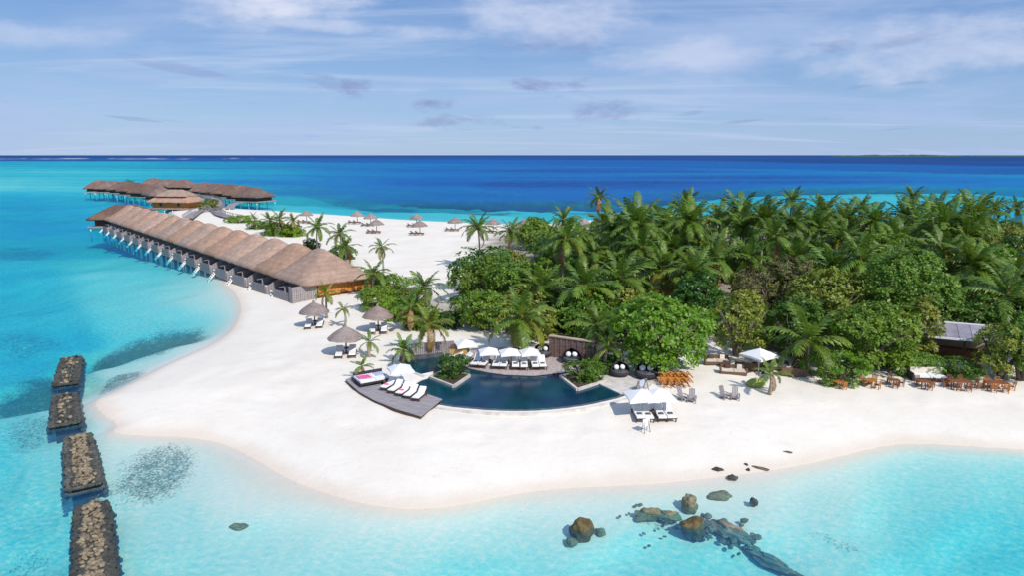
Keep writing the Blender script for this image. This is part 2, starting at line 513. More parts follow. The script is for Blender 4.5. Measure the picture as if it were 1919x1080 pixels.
t = NT('sand')
p = t.pos()
sep = t.n('ShaderNodeSeparateXYZ'); t.set(sep.inputs[0], p)
h = sep.outputs[2]
n1 = t.noise(p, 0.16, 5, 0.6); n2 = t.noise(p, 1.7, 5, 0.65); n3 = t.noise(p, 14, 3, 0.6)
c = t.mix(t.rng(n1, 0.3, 0.7), (0.745, 0.68, 0.585), (0.795, 0.735, 0.645))
c = t.mix(t.rng(n2, 0.5, 0.75, 0, 0.25), c, (0.69, 0.63, 0.55))
wetline = t.math('ADD', h, t.math('MULTIPLY', t.math('SUBTRACT', n1, 0.5), 0.25))
trod = t.noise(t.scaled(p, (1, 1.6, 1), rot=(0, 0, .35)), 0.42, 6, 0.7, 1.2)
c = t.mix(t.math('MULTIPLY', t.rng(trod, 0.52, 0.62), 0.15), c, (0.60, 0.54, 0.465))
vor = t.n('ShaderNodeTexVoronoi'); t.set(vor.inputs['Vector'], p); vor.inputs['Scale'].default_value = 1.9
foot = t.math('MULTIPLY', t.rng(vor.outputs['Distance'], 0.05, 0.22, 1, 0), t.rng(trod, 0.46, 0.56))
c = t.mix(t.math('MULTIPLY', foot, 0.13), c, (0.45, 0.42, 0.37))
c = t.mix(t.rng(wetline, 0.0, 0.30, 0.7, 0.0), c, (0.66, 0.55, 0.44))
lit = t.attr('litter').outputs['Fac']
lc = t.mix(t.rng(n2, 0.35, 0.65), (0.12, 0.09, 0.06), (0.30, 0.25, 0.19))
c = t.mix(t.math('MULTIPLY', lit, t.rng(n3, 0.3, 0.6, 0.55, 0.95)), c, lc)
under_w = t.rng(h, -0.4, -0.05, 1, 0)
c = t.mix(t.math('MULTIPLY', under_w, 0.8), c, (0.74, 0.70, 0.62))
# under water: sand ripples and dark seagrass and coral beds
reef = t.attr('reef').outputs['Fac']
spk = t.noise(p, 1.3, 5, 0.75)
spk2 = t.noise(p, 6.5, 3, 0.6)
mask = t.rng(t.math('ADD', reef, t.math('ADD', t.math('MULTIPLY', t.math('SUBTRACT', spk, 0.5), 1.3), t.math('MULTIPLY', t.math('SUBTRACT', spk2, 0.5), 2.0))), 0.18, 0.90)
mask = t.math('MULTIPLY', mask, t.rng(reef, 0.02, 0.12))
c = t.mix(t.math('MULTIPLY', mask, 0.88), c, t.mix(spk2, (0.035, 0.085, 0.085), (0.11, 0.16, 0.13)))
nb = t.bump(t.math('ADD', n2, t.math('SUBTRACT', t.math('MULTIPLY', n3, 0.4), t.math('MULTIPLY', foot, 0.4))), 0.3, 0.12)
M_SAND = t.done(t.principled(c, 0.9, nb, 0.15).outputs[0])
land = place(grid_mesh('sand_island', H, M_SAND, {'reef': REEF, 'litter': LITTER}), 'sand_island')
tag(land, 'white sand island with pale seabed sloping into lagoon', kind='structure')

# breakers on the outer reef
FOAM = np.zeros(XX.shape)
for v0, amp, u0, u1, sd in [(296.3, .45, -400, 520, 1), (297.2, .35, -200, 350, 2)]:
    sl = 0.0 if sd < 5 else 0.035
    line = np.exp(-((VV - v0 - sl * (UU - 1700) * (sd == 5)) / 0.55) ** 2) * ((UU > u0) & (UU < u1))
    FOAM = np.maximum(FOAM, amp * line * np.clip(vnoise(UU / 22, UU * 0 + sd * 9.3, sd) * 1.3 + 0.25 + 0.6 * vnoise(UU / 6, UU * 0 + sd, sd + 4), 0, 1))
# a line of lapping foam along the beach
edge = np.where(SD < 0, np.exp(-((-SD - 0.5) / 0.45) ** 2), 0) * (YY < 120) * np.clip(0.35 + vnoise(XX / 6, YY / 6, 31), 0, 1)
FOAM = np.maximum(FOAM, 0.16 * edge)

t = NT('sea_water')
p = t.pos()
dep = t.attr('depth').outputs['Fac']
foam = t.attr('foam').outputs['Fac']
rip = t.noise(t.scaled(p, (1, 1.25, 1), rot=(0, 0, 0.5)), 2.1, 4, 0.75)
rip2 = t.noise(t.scaled(p, (1.6, 1, 1), rot=(0, 0, 0.4)), 0.05, 4, 0.65)
dd = t.math('MULTIPLY', dep, t.math('ADD', t.rng(rip, 0.3, 0.7, 0.40, 1.60, False), t.math('ADD', t.rng(rip2, 0.3, 0.7, -0.22, 0.22, False), t.rng(t.noise(t.scaled(p, (0.0016, 0.0075, 1), rot=(0, 0, 0.06)), 1.0, 5, 0.6), 0.32, 0.68, -0.45, 0.55, False))))  # ripple sparkle and caustic light are put into the depth tint
def ext(k):
    return t.math('POWER', math.e, t.math('MULTIPLY', dd, -k))
cmb = t.n('ShaderNodeCombineColor')
t.set(cmb.inputs[0], ext(0.62)); t.set(cmb.inputs[1], ext(0.117)); t.set(cmb.inputs[2], ext(0.123))
tr = t.n('ShaderNodeBsdfTransparent'); t.set(tr.inputs[0], cmb.outputs[0])
full = t.math('SUBTRACT', 1.0, ext(0.14))
body = t.mix(t.rng(dd, 6, 45, 0, 1), (0.0, 0.120, 0.42), (0.0, 0.040, 0.175))
body = t.mix(full, (0, 0, 0), body)
df = t.n('ShaderNodeBsdfDiffuse'); t.set(df.inputs[0], body)
ad = t.n('ShaderNodeAddShader'); t.t.links.new(tr.outputs[0], ad.inputs[0]); t.t.links.new(df.outputs[0], ad.inputs[1])
nb = t.bump(t.math('ADD', rip, t.math('MULTIPLY', t.noise(p, 4.5, 3, 0.6), 0.5)), 0.35, 0.10)
fr = t.n('ShaderNodeFresnel'); fr.inputs[0].default_value = 1.33; t.set(fr.inputs[1], nb)
gl = t.n('ShaderNodeBsdfGlossy'); gl.inputs['Roughness'].default_value = 0.18; t.set(gl.inputs['Normal'], nb)
m1 = t.n('ShaderNodeMixShader')
t.set(m1.inputs[0], t.math('MINIMUM', fr.outputs[0], 0.10))
t.t.links.new(ad.outputs[0], m1.inputs[1]); t.t.links.new(gl.outputs[0], m1.inputs[2])
fo = t.n('ShaderNodeBsdfDiffuse'); fo.inputs[0].default_value = (0.85, 0.88, 0.9, 1)
m2 = t.n('ShaderNodeMixShader'); t.set(m2.inputs[0], foam)
t.t.links.new(m1.outputs[0], m2.inputs[1]); t.t.links.new(fo.outputs[0], m2.inputs[2])
M_SEA = t.done(m2.outputs[0])
sea = place(grid_mesh('sea_water', np.zeros(XX.shape), M_SEA, {'depth': DEPTH, 'foam': FOAM}), 'sea_water')
tag(sea, 'clear turquoise lagoon deepening to blue open sea', kind='structure')

# ------------------------------------------------------------------ palette
def thatch(name, c1, c2):
    t = NT(name)
    info = t.n('ShaderNodeObjectInfo').outputs['Random']
    shift = t.n('ShaderNodeVectorMath', operation='ADD'); t.set(shift.inputs[0], t.obj())
    cx_ = t.n('ShaderNodeCombineXYZ'); t.set(cx_.inputs[0], t.math('MULTIPLY', info, 37.0)); t.set(shift.inputs[1], cx_.outputs[0])
    o = shift.outputs[0]
    n1 = t.noise(o, 0.9, 5, 0.65)
    n2 = t.noise(t.scaled(o, (5, 5, 1.2)), 3.0, 4, 0.7)
    n3 = t.noise(o, 0.28, 3, 0.5)
    c = t.mix(t.rng(t.math('ADD', t.math('MULTIPLY', n1, 0.5), t.math('MULTIPLY', n2, 0.5)), 0.32, 0.68), c1, c2)
    c = t.mix(t.rng(n3, 0.5, 0.7, 0, 0.4), c, (0.33, 0.22, 0.16))
    sp = t.n('ShaderNodeSeparateXYZ'); t.set(sp.inputs[0], o)
    course = t.math('FRACT', t.math('ADD', t.math('MULTIPLY', sp.outputs[2], 1.9), t.math('MULTIPLY', n1, 1.1)))
    c = t.mix(t.rng(course, 0.0, 0.35, 0.28, 0.0), c, c1)
    nb = t.bump(t.math('ADD', t.math('ADD', n2, t.math('MULTIPLY', n1, 0.6)), t.math('MULTIPLY', course, 0.7)), 0.9, 0.12)
    hv = t.n('ShaderNodeHueSaturation'); t.set(hv.inputs['Color'], c)
    t.set(hv.inputs['Value'], t.rng(t.math('FRACT', t.math('MULTIPLY', info, 5.7)), 0, 1, 0.86, 1.14, False))
    t.set(hv.inputs['Saturation'], t.rng(info, 0, 1, 0.82, 1.15, False))
    return t.done(t.principled(hv.outputs[0], 0.95, nb, 0.1).outputs[0])
M_THATCH = thatch('thatch', (0.34, 0.215, 0.16), (0.57, 0.39, 0.295))
M_THATCH_FAR = thatch('weathered_thatch', (0.12, 0.075, 0.062), (0.245, 0.16, 0.132))
M_THATCH_UMB = thatch('palm_thatch', (0.21, 0.165, 0.15), (0.39, 0.315, 0.29))
M_GREYWOOD = simple('grey_wood', (0.20, 0.175, 0.18), (0.36, 0.32, 0.32), 2.0, 0.8, (1, 1, 4), 0.4)
M_DARKWOOD = simple('dark_wood', (0.055, 0.032, 0.025), (0.13, 0.075, 0.055), 2.0, 0.7, (1, 1, 5), 0.3)
M_ORANGEWOOD = simple('orange_wood', (0.42, 0.15, 0.03), (0.60, 0.26, 0.06), 1.6, 0.6, (1, 1, 5), 0.25)
M_TEAK = simple('teak', (0.30, 0.10, 0.025), (0.52, 0.21, 0.055), 2.5, 0.55, (1, 4, 1), 0.25)
M_TEAKDARK = simple('dark_teak', (0.14, 0.048, 0.02), (0.29, 0.11, 0.045), 2.5, 0.55, (1, 4, 1), 0.25)
M_DECK = simple('silvered_decking', (0.24, 0.215, 0.22), (0.38, 0.345, 0.345), 1.2, 0.75, (1, 6, 1), 0.3)
M_POOLDECK = simple('pinkish_decking', (0.36, 0.295, 0.275), (0.52, 0.44, 0.41), 1.2, 0.75, (6, 1, 1), 0.3)
M_WHITEPOST = simple('lime_washed_post', (0.66, 0.63, 0.58), (0.80, 0.78, 0.74), 3, 0.8)
M_FABRIC = simple('white_fabric', (0.76, 0.75, 0.74), (0.84, 0.83, 0.82), 2.5, 0.9, bump=0.15, vary=0.04)
M_CREAM = simple('cream_fabric', (0.58, 0.50, 0.40), (0.72, 0.65, 0.55), 3, 0.9, bump=0.15)
M_PINK = simple('pink_towel', (0.62, 0.09, 0.24), (0.78, 0.20, 0.40), 4, 0.95, bump=0.3)
M_BLUEGREY = simple('blue_grey_fabric', (0.36, 0.40, 0.52), (0.50, 0.54, 0.66), 3, 0.9, bump=0.2)
M_LIME = simple('lime_fabric', (0.20, 0.26, 0.04), (0.38, 0.42, 0.10), 4, 0.9, bump=0.3)
M_WICKER = simple('black_wicker', (0.022, 0.02, 0.026), (0.06, 0.055, 0.065), 14, 0.85, bump=0.6)
M_BROWNWICKER = simple('brown_wicker', (0.10, 0.055, 0.035), (0.22, 0.13, 0.085), 14, 0.6, bump=0.6)
M_METAL = simple('white_metal', (0.70, 0.70, 0.70), (0.80, 0.80, 0.80), 4, 0.4, bump=0)
M_STONE = simple('pale_coping_stone', (0.44, 0.40, 0.36), (0.66, 0.62, 0.56), 1.5, 0.8)
M_WHITESTONE = simple('white_coral_stone', (0.68, 0.63, 0.57), (0.82, 0.78, 0.72), 1.0, 0.85)
M_DARKSTONE = simple('dark_slate', (0.045, 0.05, 0.055), (0.13, 0.135, 0.14), 2.0, 0.5)
M_BROWNWALL = simple('brown_plank_wall', (0.14, 0.085, 0.075), (0.27, 0.175, 0.15), 1.5, 0.75, (1, 1, 6), 0.4)
M_BAMBOO = simple('bamboo', (0.50, 0.30, 0.09), (0.70, 0.47, 0.19), 2.0, 0.6, (6, 6, 1), 0.4)
M_GLASS = simple('dark_window_glass', (0.015, 0.02, 0.025), (0.04, 0.05, 0.06), 1, 0.08, bump=0, spec=0.6)
M_ROOFMETAL = simple('grey_roof_sheet', (0.20, 0.185, 0.23), (0.33, 0.31, 0.36), 1.2, 0.5, bump=0.2)
M_TEAL = simple('teal_roof', (0.015, 0.17, 0.19), (0.03, 0.25, 0.27), 1.0, 0.5, bump=0.1)
M_TAN = simple('tan_plaster', (0.42, 0.32, 0.23), (0.60, 0.49, 0.37), 1.4, 0.85)
M_SOIL = simple('planter_soil', (0.04, 0.03, 0.02), (0.10, 0.075, 0.05), 3, 0.95)
M_SKIN = simple('skin', (0.40, 0.22, 0.14), (0.46, 0.26, 0.17), 3, 0.6, bump=0)

# ------------------------------------------------------------------ thatched roofs
def pr(t):
    t = min(max(t, 0.0), 1.0)
    return (1 - t) ** 0.92 * (1 - 0.10 * math.sin(math.pi * t)) if t < 1 else 0.0
def roof_grid(xa, xb, ay, h, hump, hip_a, hip_b, nx=22, ny=22, seed=1, wid=8.2):
    """thatch thrown over a ridge along x; hipped or open at each end; sags between villas"""
    rr = random.Random(seed)
    def z(x, y):
        t = abs(y) / ay
        g = pr(math.sqrt(t * t + .018) - .01)
        if hip_a:
            g = min(g, 1 - pr(min(1, (x - xa) / (ay * 0.98))))
        if hip_b:
            g = min(g, 1 - pr(min(1, (xb - x) / (ay * 0.98))))
        k = 1 - hump * (abs((x / (wid / 2))) ** 2.1 if abs(x) < wid / 2 + 1 else 1)
        return h * g * k
    xs = [xa + (xb - xa) * i / nx for i in range(nx + 1)]
    ysq = [-1 + 2 * j / ny for j in range(ny + 1)]
    top, bot = [], []
    for i, x in enumerate(xs):
        for j, q in enumerate(ysq):
            y = q * ay
            # round the corners of the eaves
            ex = 0.0
            cx = 1.0
            if hip_a and x < xa + 1.2:
                cx = 1 - 0.10 * ((xa + 1.2 - x) / 1.2) ** 2
            if hip_b and x > xb - 1.2:
                cx = 1 - 0.10 * ((x - xb + 1.2) / 1.2) ** 2
            jit = rr.uniform(-.05, .05)
            edge = j in (0, ny) or (i == 0 and hip_a) or (i == nx and hip_b)
            zz_ = z(x, y) + jit + (rr.uniform(-0.10, 0.04) if edge else 0)
            top.append((x, y * cx, zz_))
            bot.append((x, y * cx * 0.985, zz_ - 0.28))
    m = MB()
    n = ny + 1
    tot = len(top)
    fs = []
    for i in range(nx):
        for j in range(ny):
            a = i * n + j
            fs.append((a, a + n, a + n + 1, a + 1))
            fs.append((a + tot, a + 1 + tot, a + n + 1 + tot, a + n + tot))
    ring = [(i * n) for i in range(nx + 1)] + [nx * n + j for j in range(1, n)] + [i * n + ny for i in range(nx - 1, -1, -1)] + [j for j in range(ny - 1, 0, -1)]
    for k in range(len(ring)):
        a, b = ring[k], ring[(k + 1) % len(ring)]
        fs.append((a, a + tot, b + tot, b))
    m.add(top + bot, fs, True)
    return m

EZ, FZ = 3.15, 1.15           # eaves and floor above the water
UNIT = 8.2
def boards(m, p0, p1, z0, z1a, z1b, n, th=0.06, gap=0.04):
    """upright boards from p0 to p1, tops running from z1a to z1b"""
    p0, p1 = Vector((*p0, 0)), Vector((*p1, 0))
    d = p1 - p0
    for i in range(n):
        a = p0 + d * (i / n)
        b = p0 + d * ((i + 1) / n) - d.normalized() * gap
        t0, t1 = z1a + (z1b - z1a) * i / n, z1a + (z1b - z1a) * (i + 1) / n
        s = Vector((-d.y, d.x, 0)).normalized() * th / 2 * (1 if i % 2 else 1.4)
        m.hexa([(*(a - s).xy, z0), (*(b - s).xy, z0), (*(b + s).xy, z0), (*(a + s).xy, z0)], [(*(a - s).xy, t0), (*(b - s).xy, t1), (*(b + s).xy, t1), (*(a + s).xy, t0)])
    return m
villa_roofs = [roof_grid(-4.3, 4.3, 5.5, 4.5, 0.34, False, False, seed=s).mesh('roof', M_THATCH) for s in (3, 4, 5)]
ROOF_NEAR = roof_grid(-6.0, 4.3, 5.5, 4.5, 0.34, True, False, nx=26, seed=8).mesh('roof', M_THATCH)
ROOF_FAR = roof_grid(-4.3, 6.2, 5.5, 4.5, 0.34, False, True, nx=26, seed=9).mesh('roof', M_THATCH)
def stilt_mesh(h0, h1):
    return MB().tube([(0, 0, h0), (0, 0, (h0 + h1) / 2), (0, 0, h1)], [0.22, 0.17, 0.16], 8).mesh('stilt', M_WHITEPOST)
STILT = stilt_mesh(-2.6, FZ)
STILT_TALL = stilt_mesh(-2.6, EZ)
def villa_body(r, x0=-3.6, x1=3.6):
    m = MB()
    boards(m, (x0, 3.0), (x1, 3.0), FZ + 0.16, EZ + 0.5, EZ + 0.5, 14)
    boards(m, (x1, -3.6), (x0, -3.6), FZ + 0.16, EZ + 0.5, EZ + 0.5, 14)
    boards(m, (x1, 3.0), (x1, -3.6), FZ + 0.16, EZ + 0.5, EZ + 0.5, 12)
    m.build('wall', M_DARKWOOD, r)
    d = MB().box(-1.1, 1.1, 3.06, 3.14, FZ + 0.2, FZ + 2.1).build('glass_door', M_GLASS, r)
    f = MB()
    f.box(-1.22, -1.1, 3.05, 3.2, FZ + 0.17, FZ + 2.22); f.box(1.1, 1.22, 3.05, 3.2, FZ + 0.17, FZ + 2.22); f.box(-1.1, 1.1, 3.05, 3.2, FZ + 2.1, FZ + 2.22); f.box(-0.05, 0.05, 3.15, 3.2, FZ + 0.2, FZ + 2.1)
    f.build('frame', M_GREYWOOD, d)
    w = MB().box(2.0, 3.0, 3.06, 3.14, FZ + 0.9, FZ + 2.0).build('window', M_GLASS, r)
    MB().box(1.9, 3.1, 3.05, 3.24, FZ + 0.78, FZ + 0.9).build('sill', M_GREYWOOD, w)
    MB().box(x0 - 0.2, x1 + 0.2, -4.0, 3.05, FZ - 0.15, FZ + 0.15).build('platform', M_GREYWOOD, r)
def villa_deck(r):
    m = MB()
    for k in range(18):
        x = -3.7 + 7.4 * k / 18
        m.box(x, x + 0.36, 3.1, 6.5, FZ - 0.22 + 0.01 * (k % 3), FZ - 0.1)
    m.build('sun_deck', M_GREYWOOD, r)
    s = MB()
    boards(s, (-3.95, 2.2), (-3.95, 6.6), FZ - 0.9, EZ + 0.7, FZ + 0.5, 12, 0.09)
    s.build('privacy_screen', M_GREYWOOD, r)
    s = MB()
    boards(s, (1.4, 6.56), (-3.7, 6.56), FZ - 0.85, FZ + 0.55, FZ + 0.75, 11, 0.08)
    s.build('parapet', M_GREYWOOD, r)
    s = MB()
    boards(s, (0.2, 2.9), (0.2, 5.6), FZ - 0.1, EZ - 0.1, FZ + 0.9, 8, 0.08)
    s.build('privacy_screen', M_GREYWOOD, r)
    st = MB()
    for k in range(5):
        st.box(1.8, 2.6, 6.5 + k * 0.24, 6.76 + k * 0.24, FZ - 0.45 - k * 0.26, FZ - 0.37 - k * 0.26)
    st.beam((1.8, 6.45, FZ - 0.3), (1.8, 7.8, FZ - 1.75), 0.09, 0.2); st.beam((2.6, 6.45, FZ - 0.3), (2.6, 7.8, FZ - 1.75), 0.09, 0.2)
    st.build('stairs', M_WHITEPOST, r)
    b = MB()
    b.box(-2.9, -1.1, 4.2, 5.0, FZ - 0.1, FZ + 0.2); b.box(-2.9, -1.1, 5.15, 5.95, FZ - 0.1, FZ + 0.2)
    b.build('deck_bed', M_FABRIC, r)
    u = MB()
    u.beam((0.4, 3.2, FZ + 1.25), (0.4, 6.2, FZ + 0.9), 0.07); u.box(0.3, 3.4, 3.2, 3.3, FZ + 0.2, FZ + 1.2)
    u.build('low_wall', M_GREYWOOD, r)
def villa_stilts(r, xs=(-3.4, 0, 3.4), ys_=(-3.4, 0.0, 2.9, 6.2)):
    for x in xs:
        for y in ys_:
            place(STILT, 'stilt', r, (x, y, 0))
C0 = at(547, 577, 0.0)
C1 = at(191, 434, 0.0)
XD = (C1 - C0); XD.z = 0; ROWLEN = XD.length; XD.normalize()
YD = Vector((-XD.y, XD.x, 0))
ROT = math.atan2(XD.y, XD.x)
NV = 15
UNIT_R = ROWLEN / NV
ord_ = ['nearest', 'second', 'third', 'fourth', 'fifth', 'sixth', 'seventh', 'eighth', 'ninth', 'tenth', 'eleventh', 'twelfth', 'thirteenth', 'fourteenth', 'farthest']
proto = empty('water_villa')
place(villa_roofs[0], 'roof', proto, (0, 0, EZ))
villa_body(proto); villa_deck(proto); villa_stilts(proto)
for i in range(NV):
    c = C0 + XD * (UNIT_R * (i + 0.5)) - YD * 6.4
    if i == 0:
        r = empty('water_villa')
        place(ROOF_NEAR, 'roof', r, (0, 0, EZ))
        villa_body(r); villa_deck(r); villa_stilts(r)
        m = MB(); boards(m, (-5.0, 3.0), (-5.0, -4.4), FZ + 0.1, EZ + 0.45, EZ + 0.45, 15)
        w = m.build('end_wall', M_ORANGEWOOD, r)
        w['label'] = 'orange timber end wall'
        MB().box(-5.2, -3.4, -4.5, 3.05, FZ - 0.2, FZ + 0.05).build('end_platform', M_DARKWOOD, r)
        m = MB()
        for y in (-4.3, -1.9, 0.6, 2.8):
            m.beam((-4.8, y, 0.2), (-4.8, y, FZ), 0.2)
            place(STILT, 'stilt', r, (-5.0, y, 0))
        m = MB(); boards(m, (-5.1, 6.6), (-5.1, 3.2), 0.1, EZ - 0.25, EZ - 0.05, 13, 0.10); boards(m, (-5.1, 6.6), (-3.9, 6.6), 0.1, EZ - 0.3, EZ - 0.3, 4, 0.10)
        m.build('slatted_fence', M_GREYWOOD, r)
    elif i == NV - 1:
        r = copy_tree(proto)
        [ch for ch in r.children if ch.name.startswith('roof')][0].data = ROOF_FAR
    else:
        r = proto if i == 1 else copy_tree(proto)
        rf = [ch for ch in r.children if ch.name.startswith('roof')][0]
        rf.data = villa_roofs[i % 3]
    r.location = (c.x, c.y, 0)
    r.rotation_euler = (0, 0, ROT)
    r.scale = (UNIT_R / UNIT, 1, 1)
    extra = {0: 'nearest thatched villa of the shore row, orange timber end wall on posts', NV - 1: 'farthest thatched villa of the long row, hipped end over open water'}.get(i)
    tag(r, extra or f'thatched villa with grey sun deck on stilts, {ord_[i]} of the row from the beach', 'villa', 'thatched villas in the long row')

# the turned villa closing the row, its roof set lower and browner
def hut(name, loc, rz, ax, ay, h, ez, fz, mat, label, group=None, wall=M_DARKWOOD, tiers=False, nstilt=5):
    r = empty(name, loc, rz)
    place(roof_grid(-ax, ax, ay, h, 0.0, True, True, nx=24, ny=18, seed=hash_(label), wid=ax * 2).mesh('roof', mat), 'roof', r, (0, 0, ez))
    m = MB()
    q, w = ax * 0.78, ay * 0.74
    boards(m, (-q, w), (q, w), fz, ez + .4, ez + .4, 12); boards(m, (q, -w), (-q, -w), fz, ez + .4, ez + .4, 12)
    boards(m, (q, w), (q, -w), fz, ez + .4, ez + .4, 9); boards(m, (-q, -w), (-q, w), fz, ez + .4, ez + .4, 9)
    m.build('wall', wall, r)
    for k in (-1, 1):
        MB().box(k * q * .5 - .5, k * q * .5 + .5, -w - .12, -w - .06, fz + .7, ez - .2).build('window', M_GLASS, r)
    MB().box(-ax * .95, ax * .95, -ay * .98, ay * .98, fz - .3, fz).build('platform', M_GREYWOOD, r)
    if nstilt:
        for i in range(nstilt):
            for s in (-1, 1):
                place(STILT, 'stilt', r, (-ax * .88 + i * ax * 1.76 / (nstilt - 1), s * ay * .9, fz - FZ - .3))
    return tag(r, label, 'villa', group)
def hash_(s):
    return sum(ord(ch) * (i + 3) for i, ch in enumerate(s)) % 9973
def spot(u, v, z=0.0):
    p = at(u, v, z)
    return (p.x, p.y, 0)
e = C0 + XD * (ROWLEN + 4.0) - YD * 7.0
hut('water_villa', (e.x, e.y, 0), ROT + R(52), 8.0, 6.0, 4.2, EZ - .1, FZ, M_THATCH_FAR, 'brown hipped villa turned seaward at the far tip of the long row', 'villas over the far lagoon')
FARV = [(190, 356, 20, 'leftmost villa of the far cluster with broad brown roof'), (212, 357, 12, 'second brown villa from the open-sea end of the far cluster'), (236, 359, 4, 'third brown villa from the open-sea end of the far cluster'), (256, 362, -10, 'villa of the far cluster beside the small dark tree'),
        (276, 366, -30, 'brown villa on the bend of the far jetty, low roof'), (300, 371, -50, 'brown villa of the far cluster behind the big two-tier hall'),
        (290, 350, 15, 'rear villa of the far cluster with the highest brown ridge'), (318, 352, 5, 'rear villa just past the highest ridge of the far cluster'), (345, 354, -8, 'rear villa above the two-tier hall in the far cluster'),
        (385, 362, 20, 'villa where the right branch of the far cluster begins'), (408, 364, 10, 'second villa on the right branch of the far cluster'), (432, 367, 0, 'third villa on the right branch of the far cluster'), (458, 371, -14, 'reddish villa next to the tip of the right branch'), (476, 375, -22, 'rightmost villa of the far cluster, reddish roof over dark stilts')]
for u, v, rz, lab in FARV:
    p = at(u, v + 6, 0)
    hut('water_villa', (p.x, p.y, 0), R(rz), 7.2, 6.0, 4.6, 2.9, 1.2, M_THATCH_FAR, lab, 'villas over the far lagoon', nstilt=4)
p = at(333, 390, 0.8)
rh = hut('thatched_hall', (p.x, p.y, 0.2), R(-8), 8.8, 6.0, 3.4, 3.2, 0.9, M_THATCH, 'large two-tier thatched hall on the sand before the far villas', None, M_ORANGEWOOD, nstilt=6)
place(roof_grid(-6.0, 6.0, 4.0, 2.6, 0, True, True, seed=77, wid=12).mesh('upper_roof', M_THATCH), 'upper_roof', rh, (0, 0, 5.2))
rh['category'] = 'hall'

def boardwalk(name, pts, width, label, z=1.5, rail=True):
    P = [at(u, v, z) for u, v in pts]
    r = empty(name, P[0])
    m = MB(); rails = (MB(), MB())
    for a, b in zip(P[:-1], P[1:]):
        a, b = a - P[0], b - P[0]
        d = (b - a); n = max(2, int(d.length / 0.5)); s = Vector((-d.y, d.x, 0)).normalized() * width / 2
        for i in range(n):
            q0, q1 = a + d * (i / n), a + d * ((i + 0.9) / n)
            m.hexa([q0 - s - Vector((0, 0, .15)), q1 - s - Vector((0, 0, .15)), q1 + s - Vector((0, 0, .15)), q0 + s - Vector((0, 0, .15))], [q0 - s, q1 - s, q1 + s, q0 + s])
        for k in (-1, 1):
            rl = rails[k > 0]
            rl.beam(a + s * k + Vector((0, 0, .9)), b + s * k + Vector((0, 0, .9)), 0.12)
            for i in range(0, n, 4):
                q = a + d * (i / n) + s * k
                rl.beam(q, q + Vector((0, 0, .9)), 0.1)
    pl = m.build('planking', M_GREYWOOD, r); pl['kind'] = 'stuff'
    if rail:
        for rl in rails:
            rl.build('railing', M_GREYWOOD, r)
    for q in P[::1]:
        place(STILT, 'stilt', r, tuple(q - P[0] - Vector((0, 0, FZ + .15))))
    return tag(r, label, 'boardwalk')
boardwalk('boardwalk', [(352, 408), (368, 397), (376, 394), (392, 393), (404, 394)], 3.0, 'grey boardwalk crossing the sand in front of the thatched hall')
boardwalk('boardwalk', [(404, 391), (406, 396), (414, 402), (428, 406), (446, 409)], 3.0, 'curved grey boardwalk leading to the low green hedge')
boardwalk('boardwalk', [(402, 392), (412, 384), (405, 374), (385, 367), (360, 363)], 3.5, 'long grey boardwalk serving the right branch of far villas')
boardwalk('boardwalk', [(430, 390), (436, 382), (450, 379)], 3.0, 'short grey boardwalk out to the villas with reddish roofs', rail=False)

# ------------------------------------------------------------------ beach furniture
def umbrella_proto(rad=1.7, rim=1.62, apex=2.75):
    r = empty('thatched_umbrella')
    MB().tube([(0, 0, -0.2), (0.02, 0, 1.2), (0, 0, apex)], [0.075, 0.07, 0.06], 8).build('pole', M_DARKWOOD, r)
    rr = random.Random(5)
    n, m = 28, MB()
    prof = [(1.0, 0.0), (0.97, 0.10), (0.72, 0.42), (0.45, 0.70), (0.2, 0.92), (0.03, 1.06)]
    vs, fs = [], []
    for i, (q, zf) in enumerate(prof):
        for k in range(n):
            th = 2 * math.pi * k / n
            j = 1 + rr.uniform(-.03, .03)
            vs.append((rad * q * math.cos(th) * j, rad * q * math.sin(th) * j, rim + (apex - rim) * zf + (rr.uniform(-.09, .03) if i == 0 else rr.uniform(-.02, .02))))
    for i in range(len(prof) - 1):
        for k in range(n):
            fs.append((i * n + k, i * n + (k + 1) % n, (i + 1) * n + (k + 1) % n, (i + 1) * n + k))
    b = len(vs)
    for k in range(n):
        th = 2 * math.pi * k / n
        vs.append((rad * .93 * math.cos(th), rad * .93 * math.sin(th), rim - .02))
    vs.append((0, 0, apex - .25))
    for k in range(n):
        fs.append((k, b + k, b + (k + 1) % n, (k + 1) % n)); fs.append((b + k, b + n, b + (k + 1) % n))
    m.add(vs, fs, False)
    cn = m.build('canopy', M_THATCH_UMB, r)
    MB().lathe([(0.16, apex - 0.02), (0.13, apex + .16), (0.02, apex + .32)], 10).build('finial', M_THATCH_UMB, cn)
    return r
